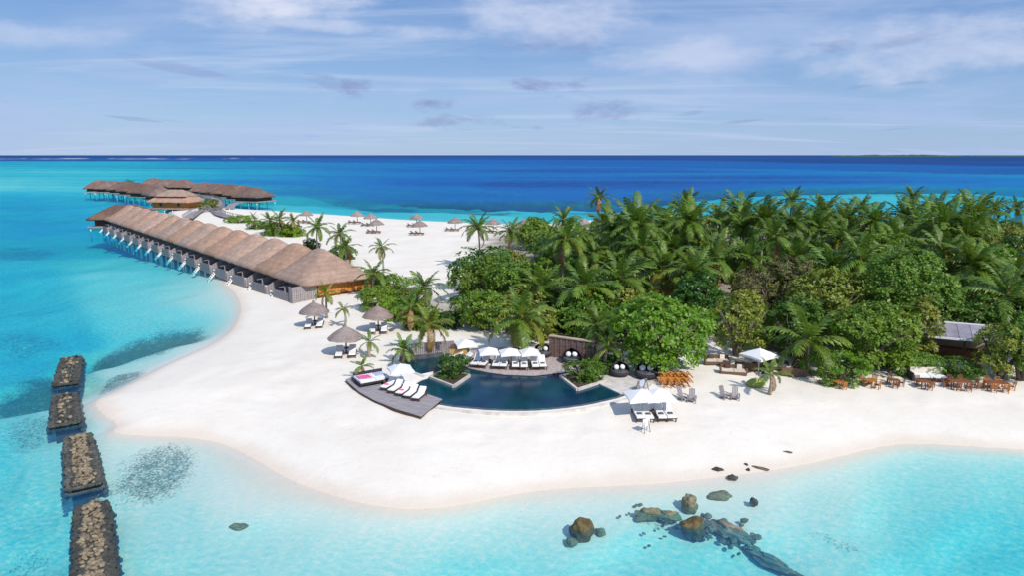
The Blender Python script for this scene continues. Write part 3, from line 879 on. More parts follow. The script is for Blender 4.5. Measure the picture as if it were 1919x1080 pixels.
def lounger_proto(frame=M_DARKWOOD, cloth=M_FABRIC, towel=None, name='sun_lounger'):
    """foot end towards -y, backrest raised at +y"""
    r = empty(name)
    m = MB()
    m.beam((-.33, -1.0, .30), (-.33, .98, .30), .06, .09); m.beam((.33, -1.0, .30), (.33, .98, .30), .06, .09)
    m.beam((-.3, -.97, .30), (.3, -.97, .30), .06, .07); m.beam((-.3, .95, .30), (.3, .95, .30), .06, .07)
    m.beam((-.28, .85, .31), (-.28, .55, .62), .04); m.beam((.28, .85, .31), (.28, .55, .62), .04)
    m.build('frame', frame, r)
    leg = MB().box(-.04, .04, -.04, .04, 0, .28).mesh('leg', frame)
    for x in (-.31, .31):
        for y in (-.85, .8):
            place(leg, 'leg', r, (x, y, 0))
    c = MB()
    c.hexa([(-.32, -.98, .345), (.32, -.98, .345), (.32, .22, .345), (-.32, .22, .345)], [(-.30, -.96, .45), (.30, -.96, .45), (.30, .22, .46), (-.30, .22, .46)])
    c.build('mattress', cloth, r)
    b = MB()
    b.hexa([(-.32, .24, .345), (.32, .24, .345), (.32, .86, .80), (-.32, .86, .80)], [(-.30, .19, .45), (.30, .19, .45), (.30, .80, .90), (-.30, .80, .90)])
    b.build('backrest', cloth, r)
    if towel:
        MB().hexa([(-.2, -.5, .462), (.2, -.5, .462), (.2, -.2, .467), (-.2, -.2, .467)], [(-.17, -.47, .53), (.17, -.47, .53), (.17, -.23, .53), (-.17, -.23, .53)]).build('folded_towel', towel, r)
    return r
def side_table_proto(mat=M_DARKWOOD):
    r = empty('side_table')
    MB().lathe([(0.0, .46), (.26, .46), (.26, .50), (0.0, .50)], 14).build('table_top', mat, r)
    m = MB(); m.tube([(0, 0, .02), (0, 0, .46)], .04, 8); m.lathe([(.2, 0), (.2, .03), (.03, .05)], 12)
    m.build('base', mat, r)
    return r
def parasol_proto(w=1.35, rim=1.85, apex=2.5, mat=M_FABRIC):
    r = empty('parasol')
    MB().tube([(0, 0, 0), (0, 0, apex + .08)], .035, 8).build('pole', M_METAL, r)
    m = MB()
    cs = [(-w, -w), (w, -w), (w, w), (-w, w)]
    vs = [(x, y, rim) for x, y in cs] + [(x * .5, y * .5, rim + (apex - rim) * .56) for x, y in cs] + [(x * .06, y * .06, apex) for x, y in cs] + [(x, y, rim - .2) for x, y in cs]
    mid = [((cs[i][0] + cs[(i + 1) % 4][0]) / 2 * .94, (cs[i][1] + cs[(i + 1) % 4][1]) / 2 * .94, rim + .05) for i in range(4)]
    vs += mid + [(x, y, z - .2) for x, y, z in mid]
    fs = [(8, 9, 10, 11)]
    for i in range(4):
        j = (i + 1) % 4
        fs += [(i, 16 + i, 4 + i), (16 + i, j, 4 + j), (16 + i, 4 + j, 4 + i), (4 + i, 4 + j, 8 + j, 8 + i), (12 + i, 20 + i, 16 + i, i), (20 + i, 12 + j, j, 16 + i)]
    m.add(vs, fs)
    cn = m.build('canopy', mat, r)
    ribs = MB()
    for x, y in cs:
        ribs.beam((0, 0, apex - .3), (x * .93, y * .93, rim - .03), .03)
    ribs.build('ribs', M_GREYWOOD, cn)
    MB().lathe([(0, 0), (.3, 0), (.3, .09), (.06, .13)], 14).build('base', M_STONE, r)
    return r
class Stock:
    """hands out the first-made thing once, copies afterwards"""
    def __init__(self, maker):
        self.o, self.used = maker(), False
    def put(self, loc, rz, label, cat, group=None, s=1.0):
        r = copy_tree(self.o) if self.used else self.o
        self.used = True
        r.location = loc; r.rotation_euler = (0, 0, rz); r.scale = (s, s, s)
        return tag(r, label, cat, group)
UMB = Stock(umbrella_proto)
LNG = Stock(lambda: lounger_proto(M_DARKWOOD, M_FABRIC))
LNGT = Stock(lambda: lounger_proto(M_DARKWOOD, M_FABRIC, M_DARKSTONE))
LNGP = Stock(lambda: lounger_proto(M_DARKWOOD, M_FABRIC, M_PINK))
STB = Stock(side_table_proto)
PAR = Stock(parasol_proto)
G_UMB = 'thatched umbrellas on the near beach'
def rot2(x, y, a):
    return Vector((x * math.cos(a) - y * math.sin(a), x * math.sin(a) + y * math.cos(a), 0))
for u, v, who in [(590, 612, 'beside the end villa'), (709, 621, 'by the bright green hedge'), (649, 665, 'closest to the pool deck')]:
    p = on(u, v)
    UMB.put(p, random.uniform(0, 1), f'round grey thatched umbrella {who}', 'umbrella', G_UMB)
    for k, side in ((-1, 'left'), (1, 'right')):
        q = p + rot2(k * .62, -.55, R(10)); q.z = ground(q.x, q.y)
        LNG.put(q, R(10) + math.pi * 0, f'{side} white lounger under the thatched umbrella {who}', 'lounger', 'loungers under near thatched umbrellas')
    q = p + rot2(0, -.15 + .75, R(10)); q.z = ground(q.x, q.y)
    STB.put(q, 0, f'small dark side table under the thatched umbrella {who}', 'side table', 'side tables on the beach')
# the far beach: umbrellas and dark loungers beside them
FARU = [(575, 416, 'leftmost, beside the yellowish palms'), (670, 417, 'leftmost of the open far beach'), (695, 422, 'standing behind the front one of the left trio'), (706, 435, 'in front of the left trio'), (781, 423, 'at the back of the middle pair'), (787, 438, 'in front of the middle pair'),
        (853, 431, 'standing alone on the far beach'), (924, 434, 'between the two tall palms'), (984, 434, 'rearmost of the right group'), (991, 446, 'in front of the right group'), (968, 444, 'half hidden behind a palm crown'), (1093, 433, 'rightmost, among the grove')]
for u, v, who in FARU:
    p = on(u, v)
    UMB.put(p, random.uniform(0, 6), f'small far thatched umbrella, {who}', 'umbrella', 'thatched umbrellas on the far beach', 1.15)
FLNG = Stock(lambda: lounger_proto(M_DARKWOOD, M_BROWNWICKER))
for u, v, who in FARU:
    for k, side in ((-1, 'left'), (1, 'right')):
        q = on(u - 6 + k * 4.5, v + 2.5)
        FLNG.put(q, R(80), f'{side} dark lounger beside the far umbrella {who}', 'lounger', 'dark loungers on the far beach', 1.15)

# ------------------------------------------------------------------ pool and its decks
PZ = 1.18
DZ = 1.27
def flat(pts, z):
    return ccw([tuple(at(u, v, z).xy) for u, v in pts])
t = NT('pool_water')
pp = t.pos()
nn = t.noise(pp, 0.35, 3, 0.5)
n2 = t.noise(pp, 2.4, 4, 0.6)
c = t.mix(t.rng(nn, 0.35, 0.65), (0.001, 0.022, 0.055), (0.001, 0.048, 0.066))
nb = t.bump(n2, 0.12, 0.05)
M_POOL = t.done(t.principled(c, 0.16, nb, 0.25).outputs[0])
pool = empty('swimming_pool', at(960, 735, 0))
base = pool.location.copy()
def rel(poly):
    return [(x - base.x, y - base.y) for x, y in poly]
ppoly = rel(flat(POOL_PX, PZ))
m = MB(); m.prism(ppoly, 0.2, PZ); m.build('water', M_POOL, pool)
# overflow edge in front: dark lip, pale gutter, low wall
def strip(pts_px, z, w0, w1, z0, z1, mat, name, par):
    P = [at(u, v, z) - Vector((base.x, base.y, z)) for u, v in pts_px]
    mm = MB()
    for i in range(len(P) - 1):
        d0 = (P[min(i + 1, len(P) - 1)] - P[max(i - 1, 0)]); d1 = (P[min(i + 2, len(P) - 1)] - P[i])
        s0 = Vector((d0.y, -d0.x, 0)).normalized(); s1 = Vector((d1.y, -d1.x, 0)).normalized()
        q = [P[i] + s0 * w0, P[i + 1] + s1 * w0, P[i + 1] + s1 * w1, P[i] + s0 * w1]
        mm.hexa([(*k.xy, z0) for k in (q[0], q[3], q[2], q[1])], [(*k.xy, z1) for k in (q[0], q[3], q[2], q[1])])
    return mm.build(name, mat, par)
front = [(826, 757), (850, 761), (880, 764), (910, 766.5), (940, 768), (970, 768.5), (1000, 768), (1030, 766), (1060, 763), (1090, 759), (1120, 753), (1150, 746), (1182, 736)]
strip(front, PZ, 0.0, 0.22, 0.2, PZ + 0.02, M_DARKSTONE, 'overflow_lip', pool)
strip(front, PZ, 0.24, 0.55, 0.2, PZ - 0.03, M_WHITESTONE, 'gutter', pool)
strip(front, PZ, 0.57, 0.78, 0.2, PZ - 0.02, M_STONE, 'outer_kerb', pool)
strip([(752, 678), (832, 669)], PZ, -0.5, 0.0, 0.2, PZ + 0.30, M_DARKSTONE, 'back_wall', pool)
strip([(800, 708), (778, 700), (752, 678)], PZ, -0.35, 0.0, 0.2, PZ + 0.12, M_STONE, 'side_kerb', pool)
strip([(1182, 736), (1112, 704)], PZ, -1.1, 0.0, 0.2, PZ + 0.10, M_STONE, 'coping', pool)
tag(pool, 'dark blue crescent swimming pool with curved overflow edge', 'pool')

def clip_strip(poly, a, b, ang):
    """part of a polygon between two parallel lines, at angle ang"""
    ca, sa = math.cos(ang), math.sin(ang)
    def clip(P, k, keep):
        out = []
        for i in range(len(P)):
            p, q = P[i], P[(i + 1) % len(P)]
            dp, dq = (p[0] * ca + p[1] * sa - k) * keep, (q[0] * ca + q[1] * sa - k) * keep
            if dp >= 0:
                out.append(p)
            if dp * dq < 0:
                f = dp / (dp - dq)
                out.append((p[0] + (q[0] - p[0]) * f, p[1] + (q[1] - p[1]) * f))
        return out
    return clip(clip(poly, a, 1), b, -1)
def plank_deck(name, pts, z, ang, mat, label, wid=0.24, posts=()):
    poly = flat(pts, z)
    cx = sum(p[0] for p in poly) / len(poly); cy = sum(p[1] for p in poly) / len(poly)
    r = empty(name, (cx, cy, 0))
    poly = [(x - cx, y - cy) for x, y in poly]
    pr_ = [x * math.cos(ang) + y * math.sin(ang) for x, y in poly]
    a = min(pr_); m = MB(); k = 0
    # outline is concave in places: cut it into triangles' union by strips of its convex pieces
    while a < max(pr_):
        s = clip_strip(poly, a, a + wid * 0.93, ang)
        if len(s) >= 3:
            m.prism(ccw(s), z - .05, z + .012 * (k % 3) / 2)
        a += wid; k += 1
    pl = m.build('planking', mat, r); pl['kind'] = 'stuff'
    m = MB(); m.prism([(x * .985, y * .985) for x, y in poly], z - .32, z - .055)
    m.build('joists', M_DARKWOOD, r)
    for u, v in posts:
        q = at(u, v, z)
        MB().box(-.09, .09, -.09, .09, 0.4, z - .32).build('post', M_DARKWOOD, r, (q.x - cx, q.y - cy, 0))
    return tag(r, label, 'deck')
plank_deck('pool_deck', [(834, 666), (878, 690.5), (910, 697.5), (945, 702.5), (1000, 704.5), (1050, 699), (1078, 696), (1112, 680), (1104, 668), (1030, 656), (930, 652), (860, 656)], DZ, R(90), M_POOLDECK, 'pinkish timber pool deck behind the dark blue pool')
plank_deck('sun_deck', [(647, 712), (696, 694), (728, 716), (775, 730), (829, 749), (789, 781), (740, 766), (702, 751), (673, 735)], DZ, R(57), M_DECK, 'curved grey timber sun deck left of the pool on short posts', posts=[(655, 718), (676, 734), (704, 749), (742, 764), (786, 778), (806, 764), (824, 752)])
m = MB(); m.prism(flat([(742, 720), (756, 722), (812, 706), (812, 697), (784, 703), (764, 696), (730, 708)], PZ + .06), 0.9, PZ + .06)
tag(m.build('stone_path', M_WHITESTONE), 'white stone path leading to the left planter across the pool', kind='structure')
m = MB(); m.prism(flat([(1112, 703), (1184, 736), (1215, 728), (1238, 708), (1180, 700), (1128, 694)], DZ - .1), 0.9, DZ - .1)
tag(m.build('stone_path', M_STONE), 'grey stone path between round daybeds and the pool corner', kind='structure')
def planter(pts, z, label):
    poly = flat(pts, z)
    cx = sum(p[0] for p in poly) / 4; cy = sum(p[1] for p in poly) / 4
    r = empty('planter', (cx, cy, 0))
    q = [(x - cx, y - cy) for x, y in poly]
    for i in range(4):
        a, b = Vector((*q[i], 0)), Vector((*q[(i + 1) % 4], 0))
        MB().beam(a + Vector((0, 0, (z + .3) / 2)), b + Vector((0, 0, (z + .3) / 2)), .22, z - .3 - .004 * i).build('wall', M_STONE, r)
    m = MB(); m.prism([(x * .93, y * .93) for x, y in q], .4, z - .1); m.build('soil', M_SOIL, r)
    return tag(r, label, 'planter', 'planters in the pool')
planter([(806, 706), (850, 723), (880, 703), (838, 690)], DZ + .12, 'stone planter at the left of the pool, packed with shrubs')
planter([(1050, 704), (1082, 729), (1134, 712), (1098, 694)], DZ + .12, 'stone planter at the right of the pool, green shrubs inside')

# loungers and parasols of the pool deck
def d_on(u, v):
    return at(u, v, DZ + .02)
PL = [(893, 685, 14), (908, 686, 14), (931, 687.5, 6), (945, 688, 6), (966, 689, 0), (982, 689.5, 0), (1002, 689, -4), (1016, 688.5, -4)]
nth = ['first', 'second', 'third', 'fourth', 'fifth', 'sixth', 'seventh', 'eighth']
for i, (u, v, a) in enumerate(PL):
    LNGT.put(d_on(u, v), R(-a), f'white lounger on pool deck, {nth[i]} from the left in the parasol row', 'lounger', 'loungers on the pool deck')
for i, (u, v, w) in enumerate([(916, 684.5, 'left'), (955, 686, 'middle'), (993, 686, 'right')]):
    PAR.put(d_on(u, v), R(8), f'white square parasol on the pool deck, {w} of the three', 'parasol', 'parasols on the pool deck', 0.66)
PAR.put(d_on(873, 671), R(15), 'white parasol beside the small bamboo bar', 'parasol', 'parasols on the pool deck', 0.7)
for u, v, w in [(852, 676, 'closer to the planter'), (868, 681, 'farther from the planter')]:
    LNG.put(d_on(u, v), R(-60), f'slanted white lounger before the bamboo bar, {w}', 'lounger', 'loungers by the bamboo bar')
# loungers of the left deck
for i, (f, h_) in enumerate([((716, 735), (741, 721)), ((730, 741), (754, 726)), ((745, 746), (768, 731)), ((760, 751), (782, 735)), ((776, 756), (797, 739))]):
    a, b = d_on(*f), d_on(*h_)
    d = b - a
    (LNGP if i in (0, 2) else LNG).put((a + b) / 2 * 1.0, math.atan2(d.y, d.x) - math.pi / 2, f'white lounger on the grey sun deck, {nth[i]} from the daybed', 'lounger', 'loungers on the grey sun deck', .86)
PAR.put(d_on(752, 722), R(20), 'white parasol standing between the daybed and the pool', 'parasol', None, .72)
# daybed with pink towel
a, b = d_on(690, 722), d_on(716, 706)
r = empty('daybed', d_on(697, 717), R(32))
MB().box(-1.35, 1.35, -.95, .95, .18, .34).build('frame', M_WICKER, r)
for x in (-1.2, 1.2):
    for y in (-.8, .8):
        MB().box(x - .06, x + .06, y - .06, y + .06, 0, .18).build('leg', M_WICKER, r)
MB().box(-1.27, 0.02, -.88, .88, .345, .52).build('mattress', M_FABRIC, r)
MB().box(0.05, 1.27, -.88, .88, .345, .52).build('mattress', M_FABRIC, r)
MB().hexa([(-1.2, -.35, .525), (-.1, -.5, .525), (-.1, .55, .525), (-1.2, .6, .525)], [(-1.15, -.3, .57), (-.15, -.45, .60), (-.15, .5, .56), (-1.15, .55, .59)]).build('pink_towel', M_PINK, r)
MB().hexa([(.3, -.2, .525), (1.2, -.35, .525), (1.2, .7, .525), (.3, .75, .525)], [(.35, -.15, .56), (1.15, -.3, .57), (1.15, .65, .58), (.35, .7, .56)]).build('folded_throw', M_BLUEGREY, r)
MB().beam((-1.25, .9, .55), (1.25, .9, .55), .14, .42).build('backrest', M_WICKER, r)
tag(r, 'large dark daybed with pink towel and white mattresses on grey sun deck', 'daybed')
r = empty('storage_basket', d_on(726, 722), R(30))
r.scale = (.7, .7, .7)
MB().lathe([(.0, 0), (.42, 0), (.5, .35), (.46, .62), (.40, .62), (.42, .1), (0, .08)], 16).build('basket', M_BROWNWICKER, r)
tag(r, 'round brown wicker basket between daybed and loungers', 'basket')

# low grey wall, bamboo bar, brown wall
def wall_thing(name, a, b, z, h, th, mat, label, cat, cap=None, n=12):
    p, q = at(*a, z), at(*b, z)
    r = empty(name, (p + q) / 2)
    d = (q - p) / 2
    m = MB(); boards(m, tuple((-d).xy), tuple(d.xy), -.4, h, h, n, th); m.build('wall', mat, r)
    if cap:
        MB().beam(Vector((*(-d * 1.01).xy, h + .05)), Vector((*(d * 1.01).xy, h + .05)), th + .22, .1).build('cap', cap, r)
    return tag(r, label, cat)
wall_thing('garden_wall', (772, 664), (852, 658), 1.3, 1.0, .18, M_GREYWOOD, 'low grey plank wall behind the left arm of the pool', 'wall', n=20)
wall_thing('garden_wall', (1030, 664), (1114, 677), 1.5, 1.75, .22, M_BROWNWALL, 'tall brown plank wall with pale cap behind the pool deck', 'wall', M_TAN, n=16)
r = empty('bamboo_bar', at(861, 672, DZ), R(-12))
m = MB(); boards(m, (-.75, -.5), (.75, -.5), 0, 1.1, 1.1, 12, .07, .02); boards(m, (.75, -.5), (.75, .5), 0, 1.1, 1.1, 8, .07, .02); boards(m, (-.75, .5), (-.75, -.5), 0, 1.1, 1.1, 8, .07, .02)
m.build('counter', M_BAMBOO, r)
MB().box(-.85, .85, -.62, .55, 1.1, 1.17).build('counter_top', M_DARKWOOD, r)
for x in (-.8, .8):
    MB().tube([(x, .5, 0), (x, .5, 1.1)], .05, 8).build('post', M_BAMBOO, r)
tag(r, 'small bamboo bar counter under a white parasol', 'bar')

# round wicker pods
def pod_proto():
    r = empty('round_daybed')
    MB().lathe([(0, .05), (.85, .05), (1.0, .25), (1.02, .42), (.92, .44), (0, .40)], 24).build('base', M_WICKER, r)
    vs, fs = [], []
    n, k = 18, 8
    for s, rr_ in ((0, 1.03), (1, .97)):
        for i in range(n + 1):
            th = R(-8) + math.pi * i / n * 1.09
            for j in range(k + 1):
                ph = (math.pi / 2) * .86 * j / k
                vs.append((rr_ * math.cos(th) * math.cos(ph), rr_ * math.sin(th) * math.cos(ph) * 1.0, .42 + rr_ * math.sin(ph) * 1.02))
    w = (n + 1) * (k + 1)
    for i in range(n):
        for j in range(k):
            a = i * (k + 1) + j
            fs.append((a, a + k + 1, a + k + 2, a + 1)); fs.append((w + a, w + a + 1, w + a + k + 2, w + a + k + 1))
    for j in range(k):
        fs.append((j, j + 1, w + j + 1, w + j)); a = n * (k + 1)
        fs.append((a + j + 1, a + j, w + a + j, w + a + j + 1))
    MB().add(vs, fs, True).build('hood', M_WICKER, r)
    MB().lathe([(0, .42), (.88, .42), (.90, .5), (.84, .56), (0, .56)], 20).build('cushion', M_DARKSTONE, r)
    for x in (-.33, .33):
        m = MB().lathe([(0, -.13), (.2, -.11), (.29, 0), (.2, .11), (0, .13)], 10)
        m.build('pillow', M_FABRIC, r, (x, .10, .84), (R(66), 0, R(x * 20)))
    return r
POD = Stock(pod_proto)
for u, v, rz, w, s in [(1161, 704, 10, 'beside the right planter', .85), (1211, 708, -5, 'nearest the orange chairs', 1.0), (1017, 668, 0, 'at the left end of the brown wall', .85), (1071, 680, 0, 'in front of the brown wall', .9)]:
    p = at(u, v, DZ - .09 if u > 1100 else DZ + .02)
    POD.put(p, R(rz), f'round black wicker daybed with two white pillows, {w}', 'daybed', 'round black daybeds', s)

# loungers and parasols out on the sand
for u, v, w in [(1200, 783, 'left'), (1232, 782, 'right')]:
    q = on(u, v - 3); PAR.put(q, R(5), f'white parasol over the beach loungers, {w} of the pair', 'parasol', 'parasols on the open sand', .82)
for i, (u, v) in enumerate([(1196, 784), (1212, 784.5), (1236, 784), (1253, 783.5)]):
    LNGT.put(on(u, v), R(2), f'white lounger on the open sand, {nth[i]} from the left', 'lounger', 'loungers on the open sand')
STB.put(on(1223, 783), 0, 'small dark side table between the beach loungers', 'side table', 'side tables on the beach')
r = empty('sign_stand', on(1210, 811), R(30))
m = MB(); m.beam((-.25, .2, 0), (-.2, 0, .95), .04); m.beam((.25, .2, 0), (.2, 0, .95), .04); m.beam((-.25, -.2, 0), (-.2, 0, .95), .04); m.beam((.25, -.2, 0), (.2, 0, .95), .04)
m.build('legs', M_GREYWOOD, r); MB().box(-.3, .3, -.03, .03, .45, 1.0).build('board', M_FABRIC, r)
tag(r, 'small pale folding stand on the sand in front of the beach loungers', 'stand')
# a mooring post-like rack by the pool corner
r = empty('towel_rack', on(1203, 735), R(40))
m = MB()
for x in (-.5, .5):
    m.beam((x, -.3, 0), (x, 0, 1.0), .06); m.beam((x, .3, 0), (x, 0, 1.0), .06)
m.beam((-.55, 0, 1.0), (.55, 0, 1.0), .05); m.beam((-.5, .15, .5), (.5, .15, .5), .04)
m.build('frame', M_GREYWOOD, r); MB().box(-.4, .2, -.05, .05, .55, 1.02).build('towel', M_BLUEGREY, r)
tag(r, 'grey wooden towel rack at the right tip of the pool', 'rack')

# chairs
def chair_proto(mat, name='dining_chair', seat_h=.44, slat=4):
    r = empty(name)
    MB().box(-.24, .24, -.24, .24, seat_h - .04, seat_h).build('seat', mat, r)
    leg = MB().box(-.03, .03, -.03, .03, 0, seat_h - .04).mesh('leg', mat)
    for x in (-.21, .21):
        for y in (-.21, .21):
            place(leg, 'leg', r, (x, y, 0))
    m = MB()
    m.beam((-.22, .22, seat_h), (-.22, .32, .95), .05); m.beam((.22, .22, seat_h), (.22, .32, .95), .05)
    for k in range(slat):
        z = seat_h + .14 + k * .12
        m.beam((-.22, .22 + .1 * (z - seat_h) / .5, z), (.22, .22 + .1 * (z - seat_h) / .5, z), .03, .07)
    m.build('backrest', mat, r)
    for x in (-.24, .24):
        m = MB(); m.beam((x, -.22, .66), (x, .26, .66), .05, .035); m.beam((x, -.2, seat_h - .02), (x, -.2, .65), .04)
        m.build('armrest', mat, r)
    return r
def table_proto(mat, w=.75, d=.45, name='dining_table'):
    r = empty(name)
    m = MB()
    for k in range(6):
        y0 = -d + k * 2 * d / 6
        m.box(-w, w, y0, y0 + 2 * d / 6 - .02, .70, .74)
    m.build('table_top', mat, r)
    leg = MB().box(-.04, .04, -.04, .04, 0, .70).mesh('leg', mat)
    for x in (-w + .1, w - .1):
        for y in (-d + .1, d - .1):
            place(leg, 'leg', r, (x, y, 0))
    return r
CH = Stock(lambda: chair_proto(M_TEAK)); CHD = Stock(lambda: chair_proto(M_TEAKDARK))
TB = Stock(lambda: table_proto(M_TEAK, .6, .45)); TBD = Stock(lambda: table_proto(M_TEAKDARK, .6, .45)); TBL = Stock(lambda: table_proto(M_TEAKDARK, 1.0, .5))
SETS = [(1571, 727, CH, TB, 'leftmost, by the rounded hedge', 20, 3, .74), (1630, 726, CH, TB, 'second from the rounded hedge', 40, 3, .84), (1673, 724, CHD, TBD, 'small dark one, third from the hedge', -10, 3, .76), (1730, 728, CHD, TBD, 'just before the white sofa', 10, 3, .84), (1797, 728, CHD, TBL, 'long one right of the white sofa', -8, 6, .84), (1866, 731, CH, TBL, 'rightmost long one', -12, 6, .86)]
for u, v, cs, ts, who, rz, nch, s in SETS:
    p = on(u, v)
    ts.put(p, R(rz), f'wooden beach dining table, {who}', 'table', 'dining tables along the trees', s)
    w = 1.0 if ts is TBL else .6
    spots = {2: [(0.1, .7, 0), (-w - .2, -.1, 90)], 3: [(0, -.7, 180), (0, .7, 0), (w + .25, 0, -90)], 6: [(-.5, -.75, 180), (.5, -.75, 180), (-.5, .75, 0), (.5, .75, 0), (w + .3, 0, -90), (-w - .3, 0, 90)]}[nch]
    names = {180: 'beach side', 0: 'tree side', -90: 'right end', 90: 'left end'}
    cnt = {}
    for x, y, a in spots:
        q = p + rot2(x * s, y * s, R(rz)); q.z = ground(q.x, q.y)
        cnt[a] = cnt.get(a, 0) + 1
        nm = names[a] + ('' if nch < 6 or a in (-90, 90) else (', left seat' if cnt[a] == 1 else ', right seat'))
        cs.put(q, R(rz + a + random.uniform(-14, 14)), f'wooden chair at the table {who}: {nm}', 'chair', 'wooden chairs at the beach tables', s)
# stacked orange chairs lying together on the sand
p0 = on(1272, 727)
k = 0
STK = Stock(lambda: chair_proto(M_ORANGEWOOD, 'stacked_chair', .46, 5))
for row in range(2):
    for i in range(4):
        q = p0 + Vector((-.95 + i * .58 + row * .2, row * .85 - .3, 0)); q.z = ground(q.x, q.y) + .30 + (.12 if row else 0)
        c_ = STK.put(q, R(14), f'orange chair in the tipped heap, {nth[i]} from the left of its {"rear" if row else "front"} row', 'chair', 'tipped orange chairs')
        c_.rotation_euler = (R(-62), R(-8 + i * 4), R(14 + i * 5)); c_.scale = (1.25, 1.25, 1.25)
# pairs of reclining wooden armchairs
def recliner_proto():
    r = empty('beach_armchair')
    m = MB()
    m.hexa([(-.3, -.4, .30), (.3, -.4, .30), (.3, .25, .20), (-.3, .25, .20)], [(-.3, -.4, .36), (.3, -.4, .36), (.3, .25, .26), (-.3, .25, .26)])
    m.build('seat', M_GREYWOOD, r)
    b = MB()
    for i in range(4):
        x = -.28 + i * .145
        b.hexa([(x, .22, .22), (x + .12, .22, .22), (x + .12, .26, .22), (x, .26, .22)], [(x, .62, 1.15 + .06 * (i in (1, 2))), (x + .12, .62, 1.15 + .06 * (i in (1, 2))), (x + .12, .66, 1.15), (x, .66, 1.15)])
    b.build('backrest', M_GREYWOOD, r)
    for x in (-.38, .38):
        MB().box(x - .08, x + .08, -.45, .4, .52, .56).build('armrest', M_GREYWOOD, r)
        m = MB(); m.beam((x, -.38, 0), (x, -.38, .52), .08); m.beam((x * .9, .5, 0), (x * .9, -.3, .34), .05, .1)
        m.build('leg', M_GREYWOOD, r)
    return r
RC = Stock(recliner_proto)
for (u, v), (a, b), who in [((1279, 751), (1296, 754), 'beside the tipped orange chairs'), ((1358, 748), (1377, 750), 'alone on the open sand')]:
    for (uu, vv), sd, rz in (((u, v), 'left', 25), ((a, b), 'right', -15)):
        RC.put(on(uu, vv), R(rz), f'{sd} grey slatted armchair of the pair {who}', 'armchair', 'grey slatted beach armchairs', .8)
# wicker sofas of the lounge under the trees
def sofa_proto(w=1.1):
    r = empty('wicker_sofa')
    MB().box(-w, w, -.42, .42, .05, .32).build('base', M_BROWNWICKER, r)
    m = MB(); m.box(-w, w, .3, .44, .32, .75); m.build('backrest', M_BROWNWICKER, r)
    for x in (-1, 1):
        MB().box(x * w - .07, x * w + .07, -.42, .3, .321, .58).build('arm', M_BROWNWICKER, r)
    MB().box(-w + .09, -.02, -.40, .29, .325, .46).build('cushion', M_CREAM, r); MB().box(.02, w - .09, -.40, .29, .325, .46).build('cushion', M_CREAM, r)
    for x in (-.5, .5):
        MB().hexa([(x - .22, .1, .47), (x + .22, .1, .47), (x + .22, .18, .47), (x - .22, .18, .47)], [(x - .2, .2, .85), (x + .2, .2, .85), (x + .2, .28, .85), (x - .2, .28, .85)]).build('pillow', M_DARKWOOD if x < 0 else M_CREAM, r)
    return r
SF = Stock(sofa_proto)
for u, v, rz, w in [(1343, 683, -5, 'at the left edge of the tree lounge'), (1374, 702, -12, 'nearest the sand'), (1402, 694, 160, 'beside the square parasol'), (1452, 692, -20, 'behind the young palm'), (1487, 704, 170, 'by the leaning young palm')]:
    SF.put(on(u, v), R(rz), f'brown wicker sofa with cream cushions, {w}', 'sofa', 'wicker sofas under the trees')
for u, v, w in [(1360, 690, 'between the two left sofas'), (1430, 700, 'in the middle of the tree lounge')]:
    STB.put(on(u, v), 0, f'low round table {w}', 'side table', 'side tables on the beach', 1.2)
pq = on(1421, 700); PAR.put(pq, R(30), 'large white square parasol over the tree lounge', 'parasol', None, .9)
r = empty('beanbag', on(1416, 724), R(20))
m = MB().lathe([(0, 0), (.6, .02), (.78, .2), (.7, .45), (.45, .68), (.15, .78), (0, .79)], 18)
m.build('sack', M_LIME, r); MB().lathe([(.16, .76), (.1, .86), (.02, .9)], 8).build('knot', M_LIME, r)
r.scale = (1.1, .85, .8)
tag(r, 'lime green beanbag on the sand beside a young palm', 'beanbag')
r = empty('white_sofa', on(1738, 714), R(-6))
MB().box(-1.35, 1.35, -.5, .55, .06, .36).build('base', M_WICKER, r)
MB().box(-1.27, -.03, -.46, .3, .365, .55).build('cushion', M_FABRIC, r); MB().box(.03, 1.27, -.46, .3, .365, .55).build('cushion', M_FABRIC, r)
MB().hexa([(-1.3, .3, .365), (1.3, .3, .365), (1.3, .5, .365), (-1.3, .5, .365)], [(-1.3, .42, 1.05), (1.3, .42, 1.05), (1.3, .58, 1.05), (-1.3, .58, 1.05)]).build('backrest', M_CREAM, r)
for x in (-1, 1):
    MB().box(x * 1.4 - .06, x * 1.4 + .06, -.5, .55, .06, .75).build('arm', M_WICKER, r)
tag(r, 'long white sofa with black arms facing the beach tables', 'sofa')

# the shelter among the trees at the right
p = on(1796, 672)
r = empty('beach_shelter', p, R(-24))
for k in range(7):
    x = -3.6 + k * 1.04
    MB().hexa([(x, -2.2, 2.35), (x + 1.0, -2.2, 2.35), (x + 1.0, .1, 3.2), (x, .1, 3.2)], [(x, -2.2, 2.42), (x + 1.0, -2.2, 2.42), (x + 1.0, .1, 3.28), (x, .1, 3.28)]).build('roof_panel', M_ROOFMETAL, r)
    MB().hexa([(x, .12, 3.2), (x + 1.0, .12, 3.2), (x + 1.0, 2.2, 2.4), (x, 2.2, 2.4)], [(x, .12, 3.28), (x + 1.0, .12, 3.28), (x + 1.0, 2.2, 2.48), (x, 2.2, 2.48)]).build('roof_panel', M_ROOFMETAL, r)
MB().beam((-3.7, .11, 3.33), (3.75, .11, 3.33), .22, .12).build('ridge_cap', M_METAL, r)
MB().beam((-3.7, -2.25, 2.33), (3.75, -2.25, 2.33), .16, .16).build('gutter', M_METAL, r)
for x in (-3.3, 0, 3.3):
    for y in (-1.9, 1.9):
        MB().beam((x, y, 0), (x, y, 2.38), .14).build('post', M_DARKWOOD, r)
